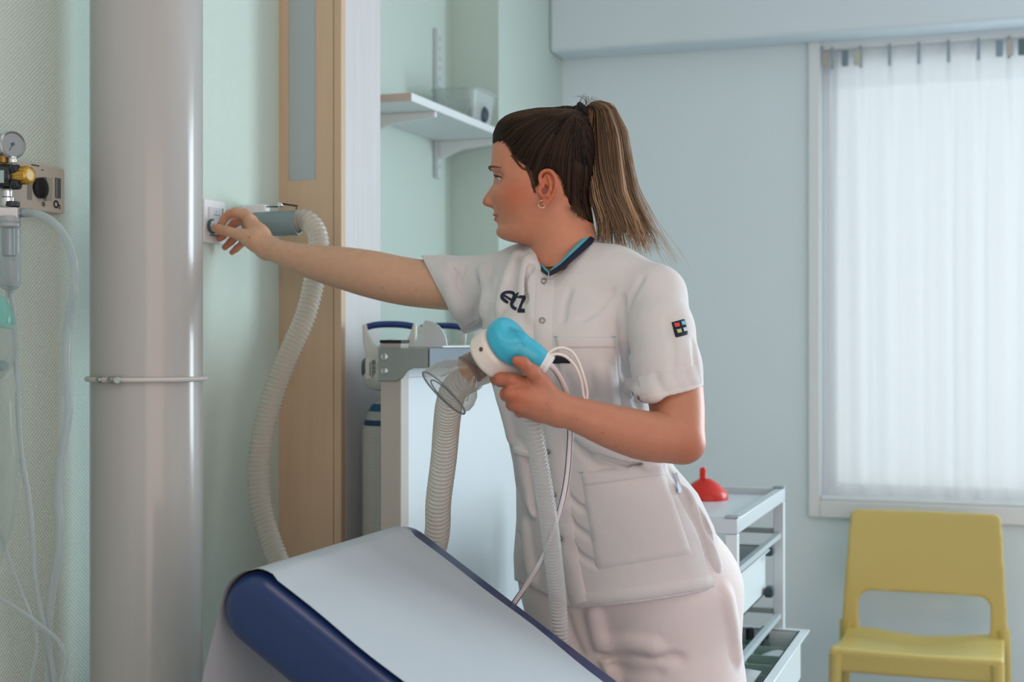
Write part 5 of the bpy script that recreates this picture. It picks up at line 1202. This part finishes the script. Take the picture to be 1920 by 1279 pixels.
cb_ = BVHTree.FromPolygons([tuple(v) for v in V], [tuple(q) for q in Fq])
cols_dk = None
dk = np.clip(.5+.5*np.sin(np.arctan2(V[:, 1], V[:, 2]-tie[2]+.06)*60), 0, 1)[:, None]
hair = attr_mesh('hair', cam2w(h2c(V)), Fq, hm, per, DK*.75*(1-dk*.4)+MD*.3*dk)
def strands(paths, radii, cols, name, parent, n=5):
    vs, fs, cs = [], [], []; b = 0
    for P, r, c in zip(paths, radii, cols):
        mb = MB(); mb.tube(cam2w(h2c(P)), r, n, caps=False); vs.append(np.array(mb.v)); fs.append(np.array(mb.f)+b); b += len(mb.v)
        cs.append(np.repeat(c, n, axis=0) if len(c) == len(P) else np.tile(c, (len(mb.v), 1)))
    o = attr_mesh(name, np.concatenate(vs), np.concatenate(fs), hm, parent, np.concatenate(cs)); return o
rh = np.random.RandomState(5)
starts = []
hl = np.array(poly[1:23], float)
hl = resample(hl*np.array((1, 1, 1.0)), 1.5)
for q in hl:
    for sg in (1, -1):
        for rep in range(2 if sg == 1 else 1):
            w0 = hp_(q[0]+rh.uniform(-1, 1), q[1]+rh.uniform(-2, 1.5), q[2]); starts.append((w0[0], sg, w0[2], rh.uniform(0, 1)))
paths, radii, cols = [], [], []
def surf_pt(f_, u_, sg):
    # near-side surface of the hair cap at a side-view position
    h = cb_.ray_cast(Vector((f_, sg*.14, u_)), Vector((0, -sg, 0)))
    return None if h[0] is None else np.array(h[0])
def flow(p0, lift, w_=1.0):
    P = []; p = np.array(p0); n = 15
    bend = rh.uniform(-.004, .004)
    for i in range(n):
        t = i/(n-1); q = p*(1-t)+(TIE+np.array((0, 0, -.002)))*t
        q = q+np.array((0, np.sign(p[1]+1e-6)*.035*math.sin(math.pi*t), .012*math.sin(math.pi*t)))
        h = cb_.find_nearest(Vector(q)); s_ = np.array(h[0]); nn = np.array(h[1]); 
        P.append(s_+nn*lift*math.sin(math.pi*min(1, t*1.0+.05))**.5)
    return np.array(P)
for (f_, sg, u_, rr_) in starts:
    p = surf_pt(f_-.0015, u_+.0015, sg)
    if p is None: continue
    paths.append(flow(p, rh.uniform(-.0003, .0008))); radii.append(np.interp(np.linspace(0, 1, 15), [0, .04, .8, 1], [.0002, .0008, .0010, .0007])*rh.uniform(.6, 1.3))
    c = DK*(1-rr_*.65)+MD*rr_*.65; crown_lit = smooth(hu(290), hu(215), u_); cols.append(c*(1-.5*crown_lit)+MD*(.5+.8*rr_)*.5*crown_lit)  # crown strands paler: light on the top put into their colour
vi = rh.permutation(len(V))
cnt = 0
for k in vi:
    p = V[k]
    if np.linalg.norm(p-TIE) < .02 or (p[1] < -.01 and rh.rand() < .75) or headfield(p[0:1], p[1:2], p[2:3], False)[0] < -.002: continue
    paths.append(flow(p, rh.uniform(-.0003, .0007))); radii.append(np.interp(np.linspace(0, 1, 15), [0, .05, .8, 1], [.0001, .0007, .0008, .0005])*rh.uniform(.6, 1.3))
    rr_ = rh.uniform(0, 1)**2; crown_lit = smooth(hu(275), hu(212), p[2]); c = DK*(1-rr_*.6)+MD*rr_*.6; cols.append(c*(1-.6*crown_lit)+(MD*.8+LT*.25*rr_)*.6*crown_lit); cnt += 1  # same painted crown light on the filling strands
    if cnt > 1100: break
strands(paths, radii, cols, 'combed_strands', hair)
# loose wisps in front of the ear and at the temple
wp, wr, wc = [], [], []
for (a, n_) in (([(988, 314), (996, 332), (1000, 350), (1004, 362)], 7), ([(962, 292), (972, 306), (984, 318), (1000, 322)], 5), ([(1001, 330), (1004, 348), (1003, 362)], 3), ([(950, 268), (960, 282), (975, 300), (990, 306)], 6)):
    for k in range(n_):
        j = rh.uniform(-4, 4); P = [np.array(hp_(px+j*(1-i*.15)+rh.uniform(-1, 1), py+rh.uniform(-1, 1), .066)) for i, (px, py) in enumerate(a)]
        Q = []
        for p in P:
            ff = np.linspace(0, .09, 300); e = headfield(np.full(300, p[0]), ff, np.full(300, p[2])); kk = np.where(e < 0)[0]; sv_ = ff[kk[-1]]+.0012 if len(kk) else .06
            pxx = p[0]; Q.append(np.array((pxx-.27*sv_*0, sv_, p[2])))
        Q = cr(Q, 5); wp.append(Q); wr.append(np.linspace(.0006, .0002, len(Q))); wc.append(MD*rh.uniform(.6, 1.1))
for q in resample(np.array(poly[1:22], float), 1.6):
    for k in range(2):
        sgn = 1; p = hp_(q[0]+rh.uniform(-3.5, 1), q[1]+rh.uniform(-1, 4.5), q[2]); P = [p+(TIE-p)*t for t in np.linspace(0, .10, 5)]; Q = []
        for r_ in P:
            h = cb_.find_nearest(Vector((r_[0], max(r_[1], .004), r_[2]))); ff = np.linspace(0, .1, 250); e = headfield(np.full(250, r_[0]), ff, np.full(250, r_[2])); kk = np.where(e < 0)[0]
            Q.append(np.array((r_[0], (ff[kk[-1]] if len(kk) else .06)+.0004+.0012*len(Q)/4, r_[2])))
        wp.append(np.array(Q)); wr.append(np.array([.0001, .0003, .00035, .0002, .00008])); wc.append(np.tile(MD*.9, (5, 1)))
strands(wp, wr, [np.tile(c, (len(p), 1)) if np.ndim(c) == 1 else c for p, c in zip(wp, wc)], 'loose_wisps', hair, 4)
# elastic tie
tw = MB(); tdir = np.array((-.75, 0, .66)); q1 = np.array((0, 1.0, 0)); q2 = np.cross(tdir/np.linalg.norm(tdir), q1)
for o_s in (-.004, .004):
    lp = [cam2w(h2c(tie+tdir*(o_s+.002)+(.0140+.0008*math.sin(9*t))*(q1*math.cos(t)+q2*math.sin(t)))) for t in np.linspace(0, 2*math.pi, 40)]
    tw.tube(np.array(lp), 0.0052, 10, caps=False)
tw.build('hair_tie', M('black_elastic', (16, 16, 18), .85, bump=(400, .5, .001)), per, angle=None)
# ponytail
tt = np.array([0, .05, .12, .25, .42, .58, .70, .80, .90, 1.0])
le = np.array([(1098, 208), (1106, 199), (1106, 214), (1102, 262), (1104, 330), (1110, 375), (1120, 408), (1123, 436), (1117, 466), (1117, 497)], float)
re_ = np.array([(1097, 209), (1120, 189), (1144, 199), (1164, 248), (1173, 310), (1182, 355), (1199, 394), (1216, 430), (1233, 465), (1247, 496)], float)
thk = np.array([.009, .016, .021, .026, .028, .029, .029, .028, .026, .022])
dep = np.array([0, 0, .0, .0, .0, -.003, -.006, -.010, -.014, -.018])
bc = HC[1]+sF*hf(1110)
def pony(a, b, T):
    c = rh.uniform(-1, 1, 4); out = []
    for t in T:
        l_ = np.array([np.interp(t, tt, le[:, 0]), np.interp(t, tt, le[:, 1])]); r_ = np.array([np.interp(t, tt, re_[:, 0]), np.interp(t, tt, re_[:, 1])])
        wob = (c[0]*math.sin(5*t+c[1]*3)+.6*c[2]*math.sin(11*t+c[3]*3))*2.6*smooth(.1, .5, t)*(1+1.9*smooth(.55, 1, t))
        q = l_*(1-a)+r_*a+np.array((wob, 0)); th2 = np.interp(t, tt, thk)*math.sqrt(max(.03, 1-(2*a-1)**2))
        out.append(Kc(q[0], q[1], bc+.004+np.interp(t, tt, dep)+b*th2+.004*c[3]*math.sin(4*t+c[0]*2)*smooth(.1, .5, t)))
    return np.array(out)
def cam_strands(paths, radii, cols, name, parent, n=5):
    vs, fs, cs = [], [], []; b = 0
    for P, r, c in zip(paths, radii, cols):
        mb = MB(); mb.tube(cam2w(P), r, n, caps=False); vs.append(np.array(mb.v)); fs.append(np.array(mb.f)+b); b += len(mb.v); cs.append(np.repeat(c, n, axis=0))
    return attr_mesh(name, np.concatenate(vs), np.concatenate(fs), hm, parent, np.concatenate(cs))
paths, radii, cols = [], [], []
NS = 22
for k in range(46):
    a0 = (k+.5)/46; a0 = np.clip(a0+rh.uniform(-.05, .05), .02, .98); b0 = rh.uniform(-1, 1) if k % 2 else -rh.uniform(.3, 1)
    tend = rh.uniform(.84, 1.02); T = np.linspace(0, tend, NS); G0 = pony(a0, b0, T); shade = rh.uniform(.45, 1.25); g0 = rh.uniform(-.2, .25)
    rad = np.interp(T/tend, [0, .08, .5, .85, 1], [.0045, .0065, .0075, .0070, .0030])*rh.uniform(.8, 1.3)
    ph = rh.uniform(0, 6.28, 3)
    for q in range(32):
        an = rh.uniform(0, 6.28); rr = math.sqrt(rh.uniform(.02, 1)); te = int(NS*rh.uniform(.82, 1.0)); 
        tw = an+1.2*T*np.sin(ph[0])+.5*np.sin(6*T+ph[1])
        P = G0+np.stack([np.cos(tw)*rad*rr, np.sin(tw)*rad*rr, .002*np.sin(9*T+an)], 1)+np.outer(smooth(.6, 1, T/tend)**2, (rh.normal(0, .005), rh.normal(0, .003), rh.normal(0, .004)))
        P = P[:max(te, 6)]; m_ = len(P); paths.append(P); radii.append(np.interp(np.linspace(0, 1, m_), [0, .1, .75, 1], [.0006, .00085, .0007, .00012])*rh.uniform(.7, 1.2))
        t_ = np.clip(np.linspace(0, 1, m_)**1.3*1.05+g0+.18*a0**2+rh.uniform(-.12, .12), 0, 1)[:, None]; cols.append((MD*.9*(1-t_)+LT*t_)*shade*rh.uniform(.6, 1.3))  # paler to the tips; paler to the right as painted window rim light
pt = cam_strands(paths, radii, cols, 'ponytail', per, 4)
paths, radii, cols = [], [], []
for k in range(70):
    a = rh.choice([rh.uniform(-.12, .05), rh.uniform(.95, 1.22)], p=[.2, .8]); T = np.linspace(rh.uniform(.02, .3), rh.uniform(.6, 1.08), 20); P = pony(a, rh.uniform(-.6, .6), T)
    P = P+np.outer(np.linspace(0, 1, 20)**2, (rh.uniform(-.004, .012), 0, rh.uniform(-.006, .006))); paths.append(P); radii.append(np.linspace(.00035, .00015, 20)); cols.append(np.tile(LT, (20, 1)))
for k in range(30):
    p = Kc(rh.uniform(1085, 1120), rh.uniform(192, 206), bc); dr = np.array((rh.uniform(-.03, .02), 0, rh.uniform(.004, .016))); P = np.array([p+dr*t+np.array((0, 0, .006*math.sin(t*3))) for t in np.linspace(0, 1, 8)]); paths.append(P); radii.append(np.linspace(.0003, .00012, 8)); cols.append(np.tile(MD, (8, 1)))
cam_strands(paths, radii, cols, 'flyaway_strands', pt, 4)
# ------------------------------------------------------------------ handpiece, mask, tubing in her left hand
DD = 2.12
hpce = thing('inhaler_handpiece', tuple(K(935, 660, DD)), 'white and turquoise inhalation handpiece gripped in her left hand', 'inhaler')
A0, A1, A2 = Kc(909, 674, 2.13), Kc(940, 651, 2.115), Kc(968, 630, 2.10)
def disc(v, a, b, r, rnd):
    a, b = np.array(a), np.array(b); ax_ = b-a; L = np.linalg.norm(ax_); ax_ /= L; rg = tuple(slice(0, q) for q in v.n); x, y, z = v.xyz(rg)
    px, py, pz = x-a[0], y-a[1], z-a[2]; h = px*ax_[0]+py*ax_[1]+pz*ax_[2]; rad = np.sqrt(np.maximum(px*px+py*py+pz*pz-h*h, 0))
    q0 = rad-(r-rnd); q1 = np.abs(h-L/2)-(L/2-rnd); return (np.sqrt(np.maximum(q0, 0)**2+np.maximum(q1, 0)**2)+np.minimum(np.maximum(q0, q1), 0)-rnd).astype(np.float32)
lo_, hi_ = (-.085, 2.03, -.075), (.075, 2.20, .055)
v = Vol(lo_, hi_, .0011)
v.put(tuple(slice(0, q) for q in v.n), disc(v, A0, A1, px2m(46, DD), .008), 0)
v.cap(Kc(945, 684, 2.12), Kc(965, 705, 2.125), px2m(24, DD), px2m(22, DD), k=.010)
V, Fq = v.mesh(); mesh_obj('white_housing', cam2w(lap(V, Fq, 2)), Fq, M('housing_white', (222, 212, 204), .32), hpce, label='off-white cylindrical housing')
v = Vol(lo_, hi_, .0011)
v.put(tuple(slice(0, q) for q in v.n), disc(v, A1+(A2-A1)*.03, A2, px2m(47.5, DD), .011), 0)
v.chain([Kc(972, 648, 2.092), Kc(996, 665, 2.095), Kc(1012, 676, 2.10)], [px2m(27, DD), px2m(21, DD), px2m(21.5, DD)], k=.014)
v.plane(Kc(1019, 680, 2.10), (.83, 0, -.55), k=.003)
axn_ = (A2-A1)/np.linalg.norm(A2-A1)
for (px, py, r_) in ((961, 620, 6), (972, 632, 5), (981, 645, 4.5)):
    c_ = Kc(px, py, 2.085); 
V, Fq = v.mesh(); V = lap(V, Fq, 2); turq = M('turquoise_plastic', (58, 172, 200), .36); mesh_obj('turquoise_cap', cam2w(V), Fq, turq, hpce, label='turquoise cap with lever tail')
cbv = BVHTree.FromPolygons([tuple(q) for q in V], [tuple(q) for q in Fq])
def on_cap(px, py, lift): p, n = hitc(cbv, px, py); return cam2w(p+n*lift)
em_ = MB()
for (c0_, rx_, ry_) in (((964, 619), 7.5, 4.5), ((973, 632), 6.5, 4.2), ((982, 646), 5, 3.6)):
    lp = [on_cap(c0_[0]+rx_*math.cos(t)*.8+ry_*math.sin(t)*.5, c0_[1]+ry_*math.sin(t)*.9+rx_*math.cos(t)*.55, .0001) for t in np.linspace(0, 2*math.pi, 22)]; em_.tube(np.array(lp), .0006, 6, caps=False)
em_.build('embossed_marks', turq, hpce, angle=None)
ta = Kc(1019, 680, 2.10); tdv = np.array((.83, 0, -.55)); tdv /= np.linalg.norm(tdv); tw_ = dirw(tdv[0], tdv[1], tdv[2])
MB().lathe([(px2m(20, DD), -.004), (px2m(22, DD), -.003), (px2m(22, DD), .001), (px2m(20.5, DD), .002), (px2m(20.5, DD), .004), (px2m(22, DD), .005), (px2m(22, DD), .0085), (px2m(19, DD), .0105)], cam2w(ta), tw_, 32).build('end_collar', M('collar_white', (220, 222, 224), .35), hpce, label='white end ring')
sc_ = Kc(902, 656, 2.0945)
vbh = BVHTree.FromPolygons([tuple(q) for q in V], [tuple(q) for q in Fq])
hw = [o for o in COL.objects if o.name == 'white_housing'][0]
wv = np.array([list(q.co) for q in hw.data.vertices])+np.array(hpce.location)
wbv = BVHTree.FromPolygons([tuple(q) for q in wv], [tuple(p.vertices) for p in hw.data.polygons])
h = wbv.ray_cast(Vector((0, 0, CAMZ)), (K(902, 655, 2.0)-Vector((0, 0, CAMZ))).normalized())
if h[0] is not None: MB().lathe([(px2m(4.2, DD), -.001), (px2m(4.2, DD), .0008), (px2m(3, DD), .0012), (px2m(2.4, DD), .0006), (.0002, .0006)], h[0], h[1], 18).build('screw', M('screw_brown', (112, 92, 78), .35, .7), hpce)
MB().tube(cr([K(888, 706, 2.19), K(906, 700, 2.17), K(930, 690, 2.145)], 6), px2m(22, DD), 18).build('hose_connector', M('connector_white', (216, 210, 204), .35), hpce)
# mask: clear neck, dome, rim
mk2 = thing('face_mask', tuple(K(840, 725, 2.14)), 'clear transparent face mask on the front of the turquoise handpiece', 'mask')
mclr = clearmat('clear_mask_shell', (236, 236, 234), gloss=.80, alpha=.22, rough=.06, body=(176, 176, 172))
ndark = clearmat('smoky_neck', (196, 182, 172), gloss=.6, alpha=.24, rough=.10, body=(164, 152, 144))
axm = (Kc(905, 676, 2.135)-Kc(872, 702, 2.15)); axm = axm/np.linalg.norm(axm)
def ringc(c, e1, e2, r1, r2, n=40, sq=2.0):
    t = np.linspace(0, 2*np.pi, n, endpoint=False); return c+np.outer(np.cos(t)*r1, e1)+np.outer(np.sin(t)*r2, e2)
e1n = np.array((.62, 0, -.785)); e1r = np.array((.69, 0, -.724)); e2 = np.array((.33, -.94, .1)); e2 /= np.linalg.norm(e2)
stations = [(914, 669, 2.132, 26, 26, 0), (896, 682, 2.137, 26, 26, 0), (890, 686, 2.139, 29, 29, 0), (881, 692, 2.141, 29, 29, 0.1), (876, 696, 2.142, 27, 27, .2), (869, 702, 2.144, 37, 32, .35), (861, 711, 2.146, 48, 37, .6), (851, 721, 2.148, 54, 40, .8), (841, 730, 2.150, 55.5, 42, .95), (834, 734, 2.151, 53.5, 43, 1), (832, 737, 2.151, 54.5, 44, 1)]
rings = []
for (px, py, D_, r1, r2, t) in stations:
    e1 = e1n*(1-t)+e1r*t; e1 = e1/np.linalg.norm(e1); rings.append(ringc(Kc(px, py, D_), e1, e2, px2m(r1, D_), px2m(r2, D_)))
def loft(name, RR, mat, parent):
    RR = np.array(RR); G = np.concatenate([RR, RR[:, :1]], 1); mb = MB(); mb.grid(cam2w(G)); return mb.build(name, mat, parent, angle=60)
loft('neck', rings[:5], ndark, mk2); loft('dome', rings[4:], mclr, mk2)
for k in (1, 3): 
    q = rings[k]; MB().tube(cam2w(np.vstack([q, q[:1]])), .0012, 8, caps=False).build('neck_ridge', ndark, mk2, angle=None)
q = rings[-1]; MB().tube(cam2w(np.vstack([q, q[:1]])), .0014, 8, caps=False).build('rim', clearmat('rim_clear', (190, 196, 198), gloss=.5, alpha=.35, body=(150, 158, 162)), mk2, angle=None)
lp2 = [rings[-1][i]*.0+Kc(832, 737, 2.151)+(rings[-1][i]-Kc(832, 737, 2.151))*.80-np.array((.006, 0, -.006))*-1.0 for i in range(40)]
lp2 = np.array(lp2); MB().tube(cam2w(np.vstack([lp2, lp2[:1]])), .0011, 7, caps=False).build('inner_flap', bpy.data.materials['rim_clear'], mk2, angle=None)
for (a_, b_) in (((889, 706), (876, 752)), ((868, 688), (826, 706))):
    P = cr([Kc(*a_, 2.112), Kc((a_[0]+b_[0])/2-1, (a_[1]+b_[1])/2, 2.104), Kc(*b_, 2.108)], 6); MB().tube(cam2w(P), np.linspace(.0022, .0014, len(P)), 8).build('stiffening_rib', mclr, mk2, angle=None)
MB().lathe([(px2m(23, DD), -.001), (px2m(23, DD), .006), (px2m(17, DD), .010)], cam2w(Kc(875, 697, 2.142)), dirw(*axm), 28).build('amber_valve', clearmat('amber', (226, 170, 104), gloss=.4, alpha=.45, rough=.2, body=(216, 160, 96)), mk2, label='amber valve seat inside the mask')
# clear ribbed hose from the handpiece down behind the couch
clr2 = clearmat('clear_ribbed_plastic', (232, 234, 234), gloss=.55, alpha=.34, rough=.2, body=(220, 222, 222))
hp3 = [K(958, 698, 2.122), K(972, 716, 2.135), K(986, 740, 2.15), (K(996, 775, 2.158)), K(1003, 820, 2.165), K(1012, 870, 2.18), K(1022, 930, 2.20), K(1032, 1000, 2.235), K(1040, 1070, 2.275), K(1046, 1130, 2.31), K(1050, 1200, 2.325), K(1050, 1290, 2.335), K(1046, 1420, 2.34)]
H3 = cr(hp3, 10); S3, r3 = corr(H3, .0136, .0013, .0066)
ch3 = thing('clear_hose', tuple(H3[0]), 'clear ribbed hose hanging from the handpiece in front of her tunic', 'hose')
MB().tube(S3, r3, 20, caps=False).build('hose_wall', clr2, ch3, angle=None)
# white tube with two navy stripes
tp = [K(1026, 682, 2.115), K(1040, 692, 2.13), K(1056, 718, 2.15), K(1066, 755, 2.18), K(1069, 800, 2.20), K(1067, 850, 2.205), K(1062, 900, 2.21), K(1053, 945, 2.22), K(1036, 1000, 2.25), K(1012, 1055, 2.285), K(985, 1100, 2.325), K(958, 1140, 2.345), K(930, 1185, 2.36), K(910, 1260, 2.37), K(905, 1400, 2.37)]
TP = resample(cr(tp, 10), .004)
st_ = thing('striped_tube', tuple(TP[0]), 'white tube with two navy stripes hanging from the handpiece across her tunic', 'tube')
MB().tube(TP, .0050, 14, caps=False).build('tube_wall', M('tube_white', (226, 220, 216), .35), st_, angle=None)
T, N, B = frames(TP); vw = (TP-np.array((0, 0, CAMZ))); vw /= np.linalg.norm(vw, axis=1)[:, None]; sd = np.cross(T, vw); sd /= np.linalg.norm(sd, axis=1)[:, None]
for sg in (1, -1): MB().tube(TP+sd*sg*.0034-vw*.0030, .0011, 8, caps=False).build('navy_stripe', M('stripe_navy', (24, 48, 110), .4), st_, angle=None)
# white wrist lanyard loop
lpz = [K(1026, 676, 2.10), K(1032, 660, 2.10), K(1050, 652, 2.105), K(1070, 658, 2.11), K(1084, 678, 2.115), K(1095, 708, 2.12), K(1101, 735, 2.13), K(1099, 752, 2.135), K(1094, 742, 2.13), K(1090, 715, 2.12), K(1080, 690, 2.11), K(1064, 671, 2.10), K(1046, 664, 2.095), K(1030, 668, 2.095), K(1024, 678, 2.10)]
tag(MB().tube(cr(lpz, 8), .0022, 9).build('wrist_lanyard', M('lanyard_white', (226, 216, 210), .45), None, angle=None), 'thin white lanyard loop on the end of the turquoise handpiece', 'lanyard')
# dark clip on the chest pocket
ck = MB(); G = [[S_(x_, y_, .004) for x_ in np.linspace(1031, 1071, 12)] for y_ in np.linspace(0, 1, 6)]
G = np.array([[S_(x_, (664+5*abs((x_-1051)/20)**2)*(1-t)+681*t, .0075 if 0 < i < 5 else .003) for x_ in np.linspace(1033, 1071, 12)] for i, t in enumerate(np.linspace(0, 1, 6))])
ck.grid(G); tag(ck.build('badge_clip', M('clip_black', (18, 24, 36), .4), None, angle=None), 'small dark navy clip on the chest pocket behind the lanyard', 'clip')
